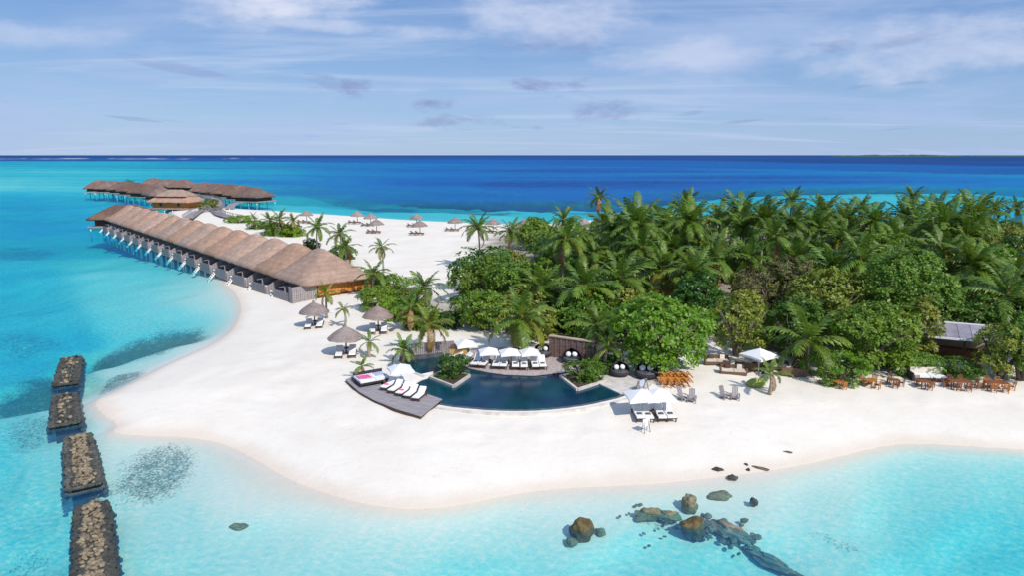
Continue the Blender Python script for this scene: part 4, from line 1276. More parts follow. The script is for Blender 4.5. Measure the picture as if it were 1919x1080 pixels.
MB().box(-3.4, 3.4, -2.0, 2.0, -.3, .12).build('floor', M_TAN, r)
MB().box(-3.2, 3.2, 1.5, 1.7, .121, 2.3).build('back_wall', M_TAN, r)
MB().box(-2.6, 2.4, -.6, .2, .121, 1.0).build('counter', M_TEAKDARK, r)
tag(r, 'open shelter with grey sheet roof and tan back wall among the trees', 'shelter')
# roofs showing above the grove
p = at(1952, 413, 7.4)
r = empty('teal_roofed_house', (p.x, p.y, 1.2), R(6))
m = MB()
L, W = 8, 5
m.add([(-L, -W, 4.2), (L, -W, 4.2), (L, W, 4.2), (-L, W, 4.2), (-L * .55, 0, 7.4), (L * .55, 0, 7.4)], [(0, 1, 5, 4), (1, 2, 5), (2, 3, 4, 5), (3, 0, 4), (3, 2, 1, 0)])
rf = m.build('roof', M_TEAL, r)
MB().beam((-L * .56, 0, 7.42), (L * .56, 0, 7.42), .3, .16).build('ridge_cap', M_TEAL, rf)
MB().box(-L * .9, L * .9, -W * .85, W * .85, 0, 4.15).build('wall', M_TAN, r)
for k in range(4):
    MB().box(-6 + k * 3.2, -4.6 + k * 3.2, -W * .85 - .06, -W * .85 - .01, 1.2, 3.0).build('window', M_GLASS, r)
tag(r, 'teal roofed building behind the palms at the right edge', 'house')
p = at(1528, 455, 5.6)
hut('thatched_house', (p.x, p.y, 1.2), R(10), 6.0, 4.6, 3.4, 3.0, .3, M_THATCH_FAR, 'brown thatched roof peeping out of the palm grove', nstilt=0)['category'] = 'house'

# ------------------------------------------------------------------ vegetation
M_PALM = leafy('palm_leaf', (0.059, 0.131, 0.015), (0.125, 0.214, 0.021), (0.252, 0.311, 0.049), 0.30)
M_PALM_YEL = leafy('yellowing_palm_leaf', (0.11, 0.17, 0.02), (0.24, 0.25, 0.03), (0.38, 0.27, 0.04), 0.35)
M_PALM_DRY = leafy('dry_palm_leaf', (0.20, 0.10, 0.035), (0.34, 0.20, 0.08), (0.42, 0.30, 0.14), 0.2)
M_LEAF = leafy('broad_leaf', (0.064, 0.161, 0.014), (0.151, 0.276, 0.024), (0.301, 0.390, 0.055), 0.33)
M_LEAF_BRIGHT = leafy('bright_leaf', (0.084, 0.209, 0.013), (0.190, 0.348, 0.022), (0.348, 0.443, 0.047), 0.36)
M_LEAF_OLIVE = leafy('olive_leaf', (0.108, 0.155, 0.020), (0.237, 0.276, 0.031), (0.402, 0.336, 0.062), 0.3)
M_LEAF_BROWN = leafy('bronze_leaf', (0.086, 0.094, 0.032), (0.157, 0.155, 0.055), (0.273, 0.181, 0.092), 0.25)
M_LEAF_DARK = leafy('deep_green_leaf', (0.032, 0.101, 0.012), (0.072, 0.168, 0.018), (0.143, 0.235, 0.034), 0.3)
M_TRUNK = simple('palm_trunk', (0.22, 0.18, 0.14), (0.40, 0.34, 0.28), 3, 0.9, (1, 1, 6), 0.6)
M_BARK = simple('bark', (0.09, 0.07, 0.055), (0.20, 0.16, 0.125), 4, 0.9, (1, 1, 2), 0.6)
M_HEART = simple('palm_heart', (0.16, 0.11, 0.04), (0.34, 0.25, 0.10), 5, 0.9)

def frond_mesh(L, droop, mat, seed, n=15, lw=0.165):
    rr = random.Random(seed)
    m = MB()
    pts, dirs = [], []
    p = Vector((0, 0, 0)); a = 0.0
    for i in range(n + 1):
        s = i / n
        pts.append(p.copy()); d = Vector((math.cos(a), 0, math.sin(a))); dirs.append(d)
        p = p + d * (L / n)
        a -= droop / n * (0.35 + 1.3 * s)
    for i in range(n):
        w0, w1 = .05 * (1 - i / n) + .012, .05 * (1 - (i + 1) / n) + .012
        m.add([pts[i] + Vector((0, -w0, 0)), pts[i] + Vector((0, w0, 0)), pts[i + 1] + Vector((0, w1, 0)), pts[i + 1] + Vector((0, -w1, 0))], [(0, 1, 2, 3)])
    for i in range(1, n + 1):
        s = i / n
        ln = L * 0.235 * (math.sin(math.pi * min(1, .10 + .86 * s)) ** .55) * rr.uniform(.85, 1.1)
        for side in (-1, 1):
            d = dirs[i]
            up = Vector((-d.z, 0, d.x))
            fw = .45 + .55 * s
            out = (Vector((0, side, 0)) + d * fw + up * (.16 - .42 * rr.random())).normalized()
            tip = pts[i] + out * ln + Vector((0, 0, -.30 * ln * rr.uniform(.7, 1.4)))
            mid = pts[i] + out * ln * .55 + Vector((0, 0, -.02))
            w = d * lw * (L / 3.4)
            m.add([pts[i] - w * .5, mid - w * .75, tip, mid + w * .75, pts[i] + w * .5], [(0, 1, 3, 4), (1, 2, 3)])
    return m.mesh('frond', mat)
FR = {}
for key, mat in (('g', M_PALM), ('y', M_PALM_YEL), ('d', M_PALM_DRY)):
    FR[key] = [[frond_mesh(3.4, dr, mat, 17 + i + 10 * j) for j in range(2)] for i, dr in enumerate((0.7, 1.15, 1.5))]
def palm_heart_mesh():
    m = MB().lathe([(.0, -.55), (.17, -.5), (.24, -.1), (.16, .35), (.05, .8), (0, .95)], 9)
    for k in range(6):
        a = k * 1.05
        m.lathe([(0, -.62), (.11, -.55), (.14, -.44), (.10, -.33), (0, -.29)], 7, .27 * math.cos(a), .27 * math.sin(a))
    return m.mesh('crown', M_HEART)
HEART = palm_heart_mesh()
def frond_layout(nf, rr, up=80, low=-30):
    out = []
    for k in range(nf):
        f = (k + .5) / nf
        az = k * 2.39996 + rr.uniform(-.2, .2)
        el = up + (low - up) * f ** 0.85 + rr.uniform(-7, 7)
        out.append((az, el, 0 if f < .28 else (1 if f < .7 else 2)))
    return out
def joined_crown(seed, nf=24):
    rr = random.Random(seed)
    m = MB()
    for az, el, kd in frond_layout(nf, rr):
        me = FR['g'][kd][rr.randrange(2)]
        M = Matrix.Rotation(az, 4, 'Z') @ Matrix.Rotation(-R(el), 4, 'Y')
        M = Matrix.Translation((.1 * math.cos(az), .1 * math.sin(az), 0)) @ M
        m.add([M @ v.co for v in me.vertices], [tuple(q.vertices) for q in me.polygons])
    return m.mesh('crown', M_PALM)
JC = [joined_crown(s) for s in (1, 2, 3, 4)]
TRK = {}
def trunk_mesh(h, lean, seed):
    key = (round(h * 2) / 2, seed % 3)
    if key not in TRK:
        rr = random.Random(seed)
        pts, rad = [], []
        for i in range(7):
            s = i / 6
            pts.append((lean * (s ** 1.8 - s), lean * .4 * math.sin(s * 2.5) * (1 - s), key[0] * s - (.4 if i == 0 else 0)))
            rad.append((.20 - .09 * s) * (1.35 if i == 0 else 1) * (.75 + key[0] / 40))
        TRK[key] = MB().tube(pts, rad, 8).mesh('trunk', M_TRUNK)
    return TRK[key], key[0]
PCOUNT = [0]
def palm(u, v, h, label, group, nf=17, L=3.4, style='g', separate=True, yellow=0, dry=1):
    """coconut palm whose crown centre shows at pixel (u, v)"""
    PCOUNT[0] += 1
    rr = random.Random(PCOUNT[0] * 31 + 5)
    foot = under(u, v, h)
    r = empty('palm_tree', foot, rr.uniform(0, 6.28))
    me, hh = trunk_mesh(h, rr.uniform(.3, 1.4), PCOUNT[0])
    place(me, 'trunk', r, (0, 0, 0), (0, 0, 0), (1, 1, h / hh))
    s = L / 3.4
    if separate:
        c = place(HEART, 'crown', r, (0, 0, h), (0, 0, 0), (s * .8, s * .8, s * .8))
        lay = frond_layout(nf, rr)
        for k, (az, el, kd) in enumerate(lay):
            st = style
            if k >= nf - dry and rr.random() < .8:
                st, el = 'd', el - 25
            elif k >= nf - dry - yellow:
                st = 'y'
            sc = rr.uniform(.86, 1.1) / .8 * (.8 if kd == 0 else 1)
            place(FR[st][kd][rr.randrange(2)], 'frond', c, (.12 * math.cos(az), .12 * math.sin(az), -.1 if kd else .1), (rr.uniform(-.25, .25), -R(el), az), (sc, sc, sc))
    else:
        place(JC[PCOUNT[0] % 4], 'crown', r, (0, 0, h), (rr.uniform(-.1, .1), rr.uniform(-.1, .1), rr.uniform(0, 6)), (s, s, s * rr.uniform(.9, 1.1)))
    return tag(r, label, 'palm tree', group)

LR = np.random.default_rng(5)
def leaf_cloud(name, lobes, per_m2, leaf, nleaf, mat, seed, inner=0.35, flat_bottom=0.15):
    """crown of leaf rosettes spread over and inside a heap of lobes; every leaf a small face"""
    g = np.random.default_rng(seed)
    P, N = [], []
    for li, (cx, cy, cz, rx, ry, rz) in enumerate(lobes):
        area = 4 * math.pi * ((rx * ry) ** 1.6 / 3 + (rx * rz) ** 1.6 / 3 + (ry * rz) ** 1.6 / 3) ** (1 / 1.6)
        n = int(area * per_m2)
        d = g.normal(size=(n, 3)); d /= np.linalg.norm(d, axis=1)[:, None]
        rad = np.where(g.random(n) < inner, g.uniform(.45, .9, n), g.uniform(.88, 1.08, n))
        q = d * np.array([rx, ry, rz]) * rad[:, None] + np.array([cx, cy, cz])
        nn = d / np.array([rx, ry, rz]); nn /= np.linalg.norm(nn, axis=1)[:, None]
        keep = d[:, 2] > -0.45
        for lj, (ax, ay, az, bx, by, bz) in enumerate(lobes):
            if lj != li:
                keep &= (((q - np.array([ax, ay, az])) / np.array([bx, by, bz])) ** 2).sum(1) > .62
        P.append(q[keep]); N.append(nn[keep])
    P = np.concatenate(P); N = np.concatenate(N)
    # gaps where the crown opens
    gap = vnoise(P[:, 0] / 1.1 + seed, P[:, 1] / 1.1 + P[:, 2] / 1.3, seed)
    k = gap > -0.50
    P, N = P[k], N[k]
    N = N + np.array([0, 0, .55]); N /= np.linalg.norm(N, axis=1)[:, None]
    n = len(P)
    ref = np.where(np.abs(N[:, 2:3]) < .9, np.array([[0, 0, 1.0]]), np.array([[1.0, 0, 0]]))
    A = np.cross(N, ref); A /= np.linalg.norm(A, axis=1)[:, None]
    B = np.cross(N, A)
    V = []
    off = g.uniform(0, 6.28, n)
    sz = leaf * g.uniform(.7, 1.3, n)
    for j in range(nleaf):
        th = off + j * 2 * math.pi / nleaf + g.uniform(-.35, .35, n)
        rise = g.uniform(-.15, .75, n)
        dirv = A * np.cos(th)[:, None] + B * np.sin(th)[:, None] + N * rise[:, None]
        dirv /= np.linalg.norm(dirv, axis=1)[:, None]
        side = np.cross(dirv, N + g.normal(0, .35, (n, 3))); side /= np.linalg.norm(side, axis=1)[:, None]
        l = (sz * g.uniform(.8, 1.2, n))[:, None]
        b = P + dirv * l * .08
        V.append(np.stack([b, P + dirv * l * .62 - side * l * .24, P + dirv * l, P + dirv * l * .62 + side * l * .24], 1))
    V = np.concatenate(V).reshape(-1, 3).astype(np.float32)
    nq = len(V) // 4
    me = bpy.data.meshes.new(name)
    me.vertices.add(len(V)); me.vertices.foreach_set('co', V.ravel())
    me.loops.add(nq * 4); me.loops.foreach_set('vertex_index', np.arange(nq * 4, dtype=np.int32))
    me.polygons.add(nq); me.polygons.foreach_set('loop_start', np.arange(0, nq * 4, 4, dtype=np.int32))
    me.materials.append(mat)
    me.update()
    return me
def heap(rx, ry, rz, n, seed):
    rr = random.Random(seed)
    out = [(0, 0, 0, rx * .62, ry * .62, rz * .75)]
    for k in range(n):
        a = k * 2.39996 + rr.uniform(-.3, .3)
        f = math.sqrt((k + .5) / n)
        q = rr.uniform(.22, .50)
        out.append((rx * .76 * f * math.cos(a), ry * .72 * f * math.sin(a), rz * (.45 * (1 - f * f) + rr.uniform(-.35, .25)), rx * q, ry * q, rz * q * rr.uniform(.9, 1.2)))
    for k in range(max(5, n // 2)):
        a = k * 6.283 / max(5, n // 2) + rr.uniform(-.2, .2)
        q = rr.uniform(.26, .36)
        out.append((rx * .6 * math.cos(a), ry * .6 * math.sin(a), -rz * rr.uniform(.45, .68), rx * q, ry * q, rz * q))
    return out
def limb_mesh(rx, rz, zc, seed):
    rr = random.Random(seed)
    m = MB()
    for k in range(3):
        a = k * 2.1 + rr.uniform(-.4, .4)
        b = (rr.uniform(-.2, .2), rr.uniform(-.2, .2), -.3)
        mid = (rx * .22 * math.cos(a), rx * .22 * math.sin(a), zc * .5)
        end = (rx * .5 * math.cos(a), rx * .5 * math.sin(a), zc + rz * .1)
        m.tube([b, mid, end], [.24, .17, .06], 7)
        for j in range(3):
            a2 = a + rr.uniform(-1.1, 1.1)
            m.tube([mid, ((mid[0] + rx * .6 * math.cos(a2)) * .6, (mid[1] + rx * .6 * math.sin(a2)) * .6, zc * .85), (rx * .75 * math.cos(a2), rx * .75 * math.sin(a2), zc + rz * rr.uniform(.0, .5))], [.12, .08, .03], 6)
    return m.mesh('trunk', M_BARK)
BCOUNT = [0]
def broadleaf(u, v, zc, rx, rz, mat, label, name='broadleaf_tree', cat='tree', group=None, dens=5.0, leaf=.42, nleaf=6, nl=13, ry=None, inner=.35, bare=0):
    BCOUNT[0] += 1
    sd = BCOUNT[0] * 7 + 3
    foot = under(u, v, zc)
    r = empty(name, foot, 0)
    ry = ry or rx * .92
    me = leaf_cloud('crown', heap(rx, ry, rz, nl, sd), dens, leaf, nleaf, mat, sd, inner)
    place(me, 'crown' if cat == 'tree' else 'foliage', r, (0, 0, zc))
    place(limb_mesh(rx, rz, zc, sd), 'trunk' if cat == 'tree' else 'stems', r)
    return tag(r, label, cat, group)
def shrub(u, v, rx, rz, mat, label, group=None, leaf=.26, dens=11, ry=None, zc=None, name='shrub', nl=11):
    return broadleaf(u, v, zc or rz * .75, rx, rz, mat, label, name, 'shrub', group, dens, leaf, 6, nl, ry)

# the big broad-leaved trees
broadleaf(1243, 620, 3.6, 4.1, 3.4, M_LEAF_BRIGHT, 'large bright green rounded tree behind the round black daybeds', dens=5, nl=22, inner=.25)
broadleaf(905, 522, 3.2, 3.8, 2.6, M_LEAF, 'leafy green tree at the left edge of the grove by the sandy path')
broadleaf(985, 530, 3.6, 4.6, 2.8, M_LEAF, 'broad green tree behind the drooping palm above the pool')
broadleaf(905, 575, 2.6, 3.2, 2.3, M_LEAF, 'lower green tree beside the shaded sandy path', nl=11)
broadleaf(1385, 602, 3.4, 3.3, 3.4, M_LEAF_OLIVE, 'open yellow-green tree above the lounge sofas', dens=3.6, leaf=.32, inner=.25)
broadleaf(1455, 530, 4.6, 4.8, 3.4, M_LEAF_BROWN, 'sparse bronze-brown tree in the middle of the grove', dens=3.8, leaf=.30, inner=.2)
broadleaf(1565, 562, 4.2, 4.3, 3.6, M_LEAF_OLIVE, 'olive green tree right of the bronze one')
broadleaf(1695, 550, 5.0, 5.2, 4.2, M_LEAF, 'tallest dense green broadleaf tree, above the beach tables', nl=18)
broadleaf(1650, 482, 6.0, 4.2, 3.0, M_LEAF_BRIGHT, 'bright green tree crown rising behind the tallest dense tree')
broadleaf(1640, 622, 3.6, 4.0, 3.2, M_LEAF, 'green tree leaning over the left beach tables')
broadleaf(1716, 618, 3.2, 2.3, 2.6, M_LEAF_OLIVE, 'yellow-green tree beside the grey roofed shelter')
broadleaf(1884, 655, 2.6, 2.5, 2.5, M_LEAF_OLIVE, 'rounded yellow-green tree at the right edge of the beach', leaf=.3, dens=7)
broadleaf(1925, 640, 3.4, 2.6, 2.4, M_LEAF, 'green tree cut by the right edge of the picture', leaf=.3, dens=7)
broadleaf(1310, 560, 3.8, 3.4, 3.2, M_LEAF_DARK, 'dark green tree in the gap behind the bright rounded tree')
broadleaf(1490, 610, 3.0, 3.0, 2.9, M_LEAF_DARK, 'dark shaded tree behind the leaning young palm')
broadleaf(1160, 460, 4.6, 4.2, 2.6, M_LEAF, 'green tree below the tall lone palm')
broadleaf(1075, 478, 3.8, 3.8, 2.2, M_LEAF_DARK, 'dark green tree among the rear palms left of the lone palm')
broadleaf(1390, 420, 6.5, 4.6, 2.6, M_LEAF_BRIGHT, 'fresh green tree crown in the back rank of the grove')
broadleaf(1230, 405, 6.5, 4.0, 2.4, M_LEAF_DARK, 'dark bushy crown at the far left of the back rank')
broadleaf(950, 488, 2.4, 3.4, 1.8, M_LEAF_OLIVE, 'yellowish bushy crown below the two palms by the far beach')
broadleaf(1030, 460, 2.6, 3.6, 1.8, M_LEAF_DARK, 'dark bushes screening the far beach beside the right umbrellas')
broadleaf(242, 343, 3.5, 3.0, 2.4, M_LEAF_DARK, 'small dark tree rising between the far villa roofs', dens=3)
nth_ = nth + ['ninth', 'tenth', 'eleventh', 'last']
for k, (u, vv) in enumerate([(1180, 420), (1265, 418), (1330, 412), (1420, 408), (1465, 410), (1510, 412), (1560, 410), (1600, 412), (1660, 408), (1730, 410), (1790, 415), (1835, 428)]):
    broadleaf(u, vv + 10, 5.4, 3.6, 2.2, (M_LEAF_DARK, M_LEAF, M_LEAF_OLIVE)[k % 3], f'dense leafy tree among the rearmost palms, {nth_[k]} of twelve from the left', group='leafy trees in the back rank', dens=3.2, leaf=.45)
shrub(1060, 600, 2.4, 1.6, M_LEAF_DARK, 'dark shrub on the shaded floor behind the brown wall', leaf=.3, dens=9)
shrub(1180, 560, 2.8, 1.8, M_LEAF, 'green shrub under the palms left of the bright rounded tree', leaf=.3, dens=8)
shrub(1120, 575, 2.2, 1.5, M_LEAF_DARK, 'dark shrub under the large arching palm', leaf=.3, dens=8)
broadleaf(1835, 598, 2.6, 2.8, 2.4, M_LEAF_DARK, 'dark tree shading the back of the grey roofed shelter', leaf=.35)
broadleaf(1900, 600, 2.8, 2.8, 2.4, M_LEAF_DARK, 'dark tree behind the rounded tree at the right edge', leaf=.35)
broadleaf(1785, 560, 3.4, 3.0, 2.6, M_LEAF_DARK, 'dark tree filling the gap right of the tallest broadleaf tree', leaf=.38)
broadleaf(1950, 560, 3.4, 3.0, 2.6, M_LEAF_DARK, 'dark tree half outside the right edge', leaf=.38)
for k, (u, vv, zc, rx) in enumerate([(2000, 625, 3.4, 3.4), (2075, 640, 3.0, 3.2), (2150, 620, 3.6, 3.6), (2235, 640, 3.0, 3.2), (2050, 570, 4.0, 3.6), (2180, 560, 4.2, 3.8), (2310, 610, 3.4, 3.6)]):
    broadleaf(u, vv, zc, rx, zc * .85, (M_LEAF, M_LEAF_OLIVE, M_LEAF_DARK)[k % 3], f'broad green tree continuing the grove past the right edge, {nth[k]} along', group='trees past the right edge', leaf=.36)
# shrubs and hedges
GH = 'bright hedge shrubs by the near umbrellas'
shrub(712, 562, 3.0, 1.7, M_LEAF_BRIGHT, 'bright green shrub nearest the orange villa wall', GH)
shrub(752, 580, 2.6, 1.5, M_LEAF_BRIGHT, 'bright green shrub in the middle of the hedge by the umbrellas', GH)
shrub(790, 598, 2.5, 1.5, M_LEAF_BRIGHT, 'bright green shrub at the hedge corner by the yellow palm', GH)
shrub(735, 535, 3.2, 1.8, M_LEAF, 'darker green shrub behind the bright hedge', GH)
shrub(695, 525, 2.6, 1.6, M_LEAF_OLIVE, 'yellow-green shrub tucked behind the end villa roof', GH)
shrub(775, 560, 2.4, 1.4, M_LEAF_OLIVE, 'olive shrub under the palm beside the sandy path', GH)
shrub(838, 600, 1.8, 1.2, M_LEAF_DARK, 'dark shrub at the foot of the sandy path')
shrub(845, 688, 1.6, 1.0, M_LEAF_DARK, 'dark leafy shrub filling the left pool planter', zc=1.05, leaf=.2, dens=22)
shrub(1096, 696, 1.7, .95, M_LEAF, 'green leafy shrub filling the right pool planter', zc=1.0, leaf=.2, dens=22)
shrub(1120, 686, 1.5, .8, M_LEAF_DARK, 'low dark shrub between planter and round daybed', leaf=.2, dens=18)
shrub(1140, 672, 1.4, .9, M_LEAF_DARK, 'low shrub at the right end of the brown wall', leaf=.2, dens=18)
shrub(1570, 690, 2.7, 1.5, M_LEAF_BRIGHT, 'rounded glossy hedge beside the leftmost beach table', leaf=.2, dens=16)
shrub(1715, 682, 2.4, 1.1, M_LEAF, 'low green hedge behind the white sofa', leaf=.22, dens=14)
shrub(1660, 668, 2.0, 1.2, M_LEAF_OLIVE, 'yellow-green low branch hedge above the second table', leaf=.26, dens=12)
shrub(1800, 688, 2.1, 1.1, M_LEAF_DARK, 'dense dark green hedge in front of the grey roofed shelter', leaf=.18, dens=20)
shrub(450, 411, 5.0, 1.2, M_LEAF_BRIGHT, 'low green hedge where the curved boardwalk ends', leaf=.4, dens=4, ry=2.2)
shrub(482, 421, 3.0, 1.4, M_LEAF, 'low shrub left of the palm clump behind the villa row', leaf=.4, dens=5)
shrub(520, 430, 4.6, 1.8, M_LEAF, 'green shrub under the palm clump behind the villa row', leaf=.4, dens=5, ry=3)
shrub(548, 434, 3.4, 1.4, M_LEAF_BRIGHT, 'bright shrub at the right of the palm clump', leaf=.4, dens=5)
shrub(392, 383, 4.0, 2.2, M_LEAF_OLIVE, 'green shrub beside the far boardwalk and thatched hall', leaf=.5, dens=3)
shrub(585, 458, 1.8, 1.4, M_LEAF_DARK, 'dark shrub at the foot of the left-hand palm pair', leaf=.35, dens=7)
shrub(640, 474, 2.6, 1.5, M_LEAF_DARK, 'dark shrub at the foot of the right-hand palm pair', leaf=.35, dens=7)

# palms one can tell apart
GP = 'palms of the grove'
palm(505, 412, 3.4, 'short palm at the left of the clump behind the villa row', None, 13, 3.0)
palm(524, 409, 4.2, 'middle palm of the clump behind the villa row', None, 14, 3.2, yellow=3)
palm(549, 413, 3.8, 'palm with orange-brown fronds in the clump behind the villa row', None, 13, 2.8, 'y', dry=4)
palm(474, 405, 2.2, 'tiny palm by the low hedge near the boardwalk', None, 10, 1.8)
palm(594, 424, 5.2, 'tall palm of the left-hand pair behind the villas', None, 17, 3.4)
palm(636, 437, 4.6, 'taller palm of the right-hand pair behind the villas', None, 15, 3.0, yellow=2)
palm(646, 462, 3.2, 'bushy low palm beside the villa ridge', None, 15, 3.0)
palm(715, 462, 5.6, 'slim young palm with bare trunk on the inner sand', None, 13, 2.2, yellow=3)
palm(700, 512, 3.4, 'palm rising from the shrubs behind the end villa', None, 15, 2.8)
palm(610, 548, 3.2, 'yellowish palm in front of the orange villa wall', None, 12, 1.9, 'y')
palm(643, 579, 2.1, 'small yellow-green palm between two thatched umbrellas', None, 10, 1.3, 'y')
palm(692, 640, 1.5, 'tiny palm right of the thatched umbrella closest to the deck', None, 9, 1.4)
palm(678, 686, 1.3, 'tiny palm behind the daybed on the grey deck', None, 9, 1.3)
palm(756, 655, 1.6, 'low green palm behind the left arm of the pool', None, 14, 1.9)
palm(806, 606, 3.0, 'palm with yellow-orange heart beside the grey garden wall', None, 16, 2.7, 'y', dry=3)
palm(795, 538, 4.4, 'green palm standing over the sandy path', None, 16, 2.8)
palm(770, 578, 2.6, 'palm with arching brown-tipped fronds in the hedge', None, 13, 2.4, yellow=3, dry=2)
palm(895, 425, 7.0, 'tall palm overlooking the far beach, left of two', None, 18, 3.6)
palm(957, 432, 6.4, 'shorter palm overlooking the far beach, right of two', None, 17, 3.2)
palm(1057, 410, 8.6, 'palm standing at the right end of the far beach umbrellas', None, 16, 3.2)
palm(1123, 368, 11.4, 'tall lone palm rising highest against the blue sea', None, 17, 2.9)
palm(978, 595, 3.6, 'wide drooping palm directly behind the pool deck parasols', None, 20, 4.0, yellow=4)
palm(1096, 535, 5.0, 'large palm with long arching fronds in the grove front', None, 21, 4.4, yellow=3)
palm(1030, 482, 5.6, 'palm with pale heart left of the large arching one', None, 16, 3.4, yellow=2)
palm(1243, 500, 6.0, 'palm with yellow old fronds above the bright rounded tree', None, 21, 4.4, yellow=5)
palm(1340, 480, 6.8, 'big dark palm right of the yellow-fronded one', None, 21, 4.5)
palm(1118, 608, 3.2, 'dark palm beside the brown wall', None, 15, 3.0)
palm(1140, 650, 2.4, 'low palm drooping over the right end of the brown wall', None, 12, 2.2, yellow=2)
palm(1285, 385, 10.5, 'broad-crowned palm standing above the back rank', None, 19, 4.0)
palm(1484, 375, 11.0, 'high palm on the mound of crowns in the back rank', None, 17, 3.4)
palm(1612, 388, 10.5, 'pale-hearted palm right of the crown mound', None, 17, 3.4)
palm(1710, 368, 11.0, 'high palm breaking the skyline of the grove', None, 17, 3.4)
palm(1812, 378, 10.6, 'palm near the teal roof breaking the skyline', None, 16, 3.2)
palm(1888, 552, 5.0, 'palm with light midribs above the right-hand tree', None, 20, 4.6)
palm(1822, 492, 6.6, 'large palm at the dark right side of the grove', None, 20, 4.6)
palm(1812, 440, 8.4, 'palm in front of the teal roof', None, 17, 3.6, yellow=2)
palm(1515, 636, 3.2, 'leaning young palm behind the rounded hedge', None, 16, 4.2)
palm(1444, 700, 1.8, 'small fresh palm beside the lime beanbag', None, 10, 1.6)
palm(1868, 386, 7.9, 'palm rising just left of the teal roof ridge', None, 18, 3.6)
palm(1906, 390, 7.7, 'palm rising directly behind the teal roof', None, 18, 3.4)
palm(1942, 386, 7.9, 'palm behind the teal roof at the very edge', None, 18, 3.6)
# the rest of the grove
taken = [(895, 425), (957, 432), (1057, 410), (1123, 368), (1096, 535), (1030, 482), (1243, 500), (1340, 480), (1285, 385), (1484, 375), (1612, 388), (1710, 368), (1812, 378), (1888, 552), (1850, 470), (1900, 430)]
g = random.Random(44)
def ok_spot(u, v, dmin):
    return all((u - a) ** 2 + ((v - b) * 1.7) ** 2 > dmin ** 2 for a, b in taken)
def ridge_v(u):
    pts = [(1000, 448), (1100, 436), (1180, 420), (1300, 406), (1450, 396), (1550, 397), (1700, 394), (1800, 400), (1919, 404), (2100, 404)]
    for (a, b), (c, d) in zip(pts[:-1], pts[1:]):
        if a <= u <= c:
            return b + (d - b) * (u - a) / (c - a)
    return 440
grove_palms = []
nb_, tries = 0, 0
while nb_ < 84 and tries < 9000:
    tries += 1
    u = g.uniform(1010, 2080)
    v = ridge_v(u) + g.random() ** 1.3 * 105
    if not ok_spot(u, v, 43 if v < 425 else 58):
        continue
    if 1480 < u < 1575 and 425 < v < 470:
        continue
    if u > 1835 and v < 478:
        continue
    taken.append((u, v)); nb_ += 1
    back = v - ridge_v(u) < 26
    sep_ = v > 432
    grove_palms.append((back, u, palm(u, v, 10.3 - (v - 390) * .042 + g.uniform(-1.0, 1.0), 'x', 'palms in the back rank of the grove' if back else 'palms in the body of the grove', g.randint(19, 23), g.uniform(3.5, 4.6), separate=sep_, yellow=g.choice((0, 0, 1, 3)))))
def ordinal(n):
    return f"{n}{'th' if 10 <= n % 100 <= 20 else {1: 'st', 2: 'nd', 3: 'rd'}.get(n % 10, 'th')}"
for bk, word in ((True, 'back rank of the grove'), (False, 'crowded body of the grove')):
    for n, (b_, u, o) in enumerate(sorted((q for q in grove_palms if q[0] == bk), key=lambda q: q[1])):
        o['label'] = f'coconut palm in the {word}, {ordinal(n + 1)} crown from the left'
# bushes filling the floor of the grove, from a few shared crowns
UB = [leaf_cloud('foliage', heap(3.0, 2.8, 2.2, 10, 60 + k), 4.2, .42, 6, (M_LEAF_DARK, M_LEAF, M_LEAF_OLIVE)[k % 3], 60 + k) for k in range(4)]
US = [limb_mesh(3.0, 2.2, 2.0, 70 + k) for k in range(2)]
gx = [p[0] for p in GROVE]; gy = [p[1] for p in GROVE]
cnt, tries, spots_ = 0, 0, []
while cnt < 95 and tries < 6000:
    tries += 1
    u = g.uniform(860, 2150); v = g.uniform(445, 655)
    p = at(u, v, 1.2)
    if float(sdist(np.array(p.x), np.array(p.y), GROVE)) < 3.2 or any((p.x - a) ** 2 + (p.y - b) ** 2 < 17 for a, b in spots_):
        continue
    if 1700 < u < 1900 and v > 600:
        continue
    spots_.append((p.x, p.y)); cnt += 1
    r = empty('understorey_bush', (p.x, p.y, ground(p.x, p.y)), g.uniform(0, 6))
    s = g.uniform(.8, 1.35) * (1.25 if p.y > 85 else .85)
    place(UB[cnt % 4], 'foliage', r, (0, 0, 2.0 * s), (0, 0, 0), (s, s, s)); place(US[cnt % 2], 'stems', r, (0, 0, 0), (0, 0, 0), (s, s, s))
    tag(r, 'leafy bush in the shade on the floor of the grove', 'bush', 'bushes on the grove floor')

# ------------------------------------------------------------------ breakwaters and rocks
def rock_mesh(seed, mat, sub=2, rough=.28, flatz=.75, name='stone'):
    import bmesh
    rr = random.Random(seed)
    bm = bmesh.new()
    bmesh.ops.create_icosphere(bm, subdivisions=sub, radius=1)
    offs = [Vector((rr.uniform(-9, 9), rr.uniform(-9, 9), rr.uniform(-9, 9))) for _ in range(2)]
    from mathutils import noise
    cuts = [(Vector((rr.uniform(-1, 1), rr.uniform(-1, 1), rr.uniform(-.4, 1))).normalized(), rr.uniform(.62, .9)) for _ in range(6)]
    for v in bm.verts:
        p = v.co.copy()
        for nrm, d in cuts:
            k = p.dot(nrm)
            if k > d:
                p -= nrm * (k - d)
        p *= 1 + rough * noise.noise(p * 1.6 + offs[0]) + rough * .5 * noise.noise(p * 4 + offs[1])
        p.z *= flatz
        v.co = p
    me = bpy.data.meshes.new(name); bm.to_mesh(me); bm.free()
    me.materials.append(mat)
    return me
M_CORAL = simple('tan_coral_stone', (0.131, 0.098, 0.061), (0.344, 0.279, 0.189), 1.6, 0.95, bump=0.7, vary=.35)
M_CORALD = simple('dark_grey_stone', (0.030, 0.034, 0.034), (0.10, 0.098, 0.085), 1.6, 0.95, bump=0.7, vary=.3)  # dark tone for breakwater flanks, edges and core, and a few rocks
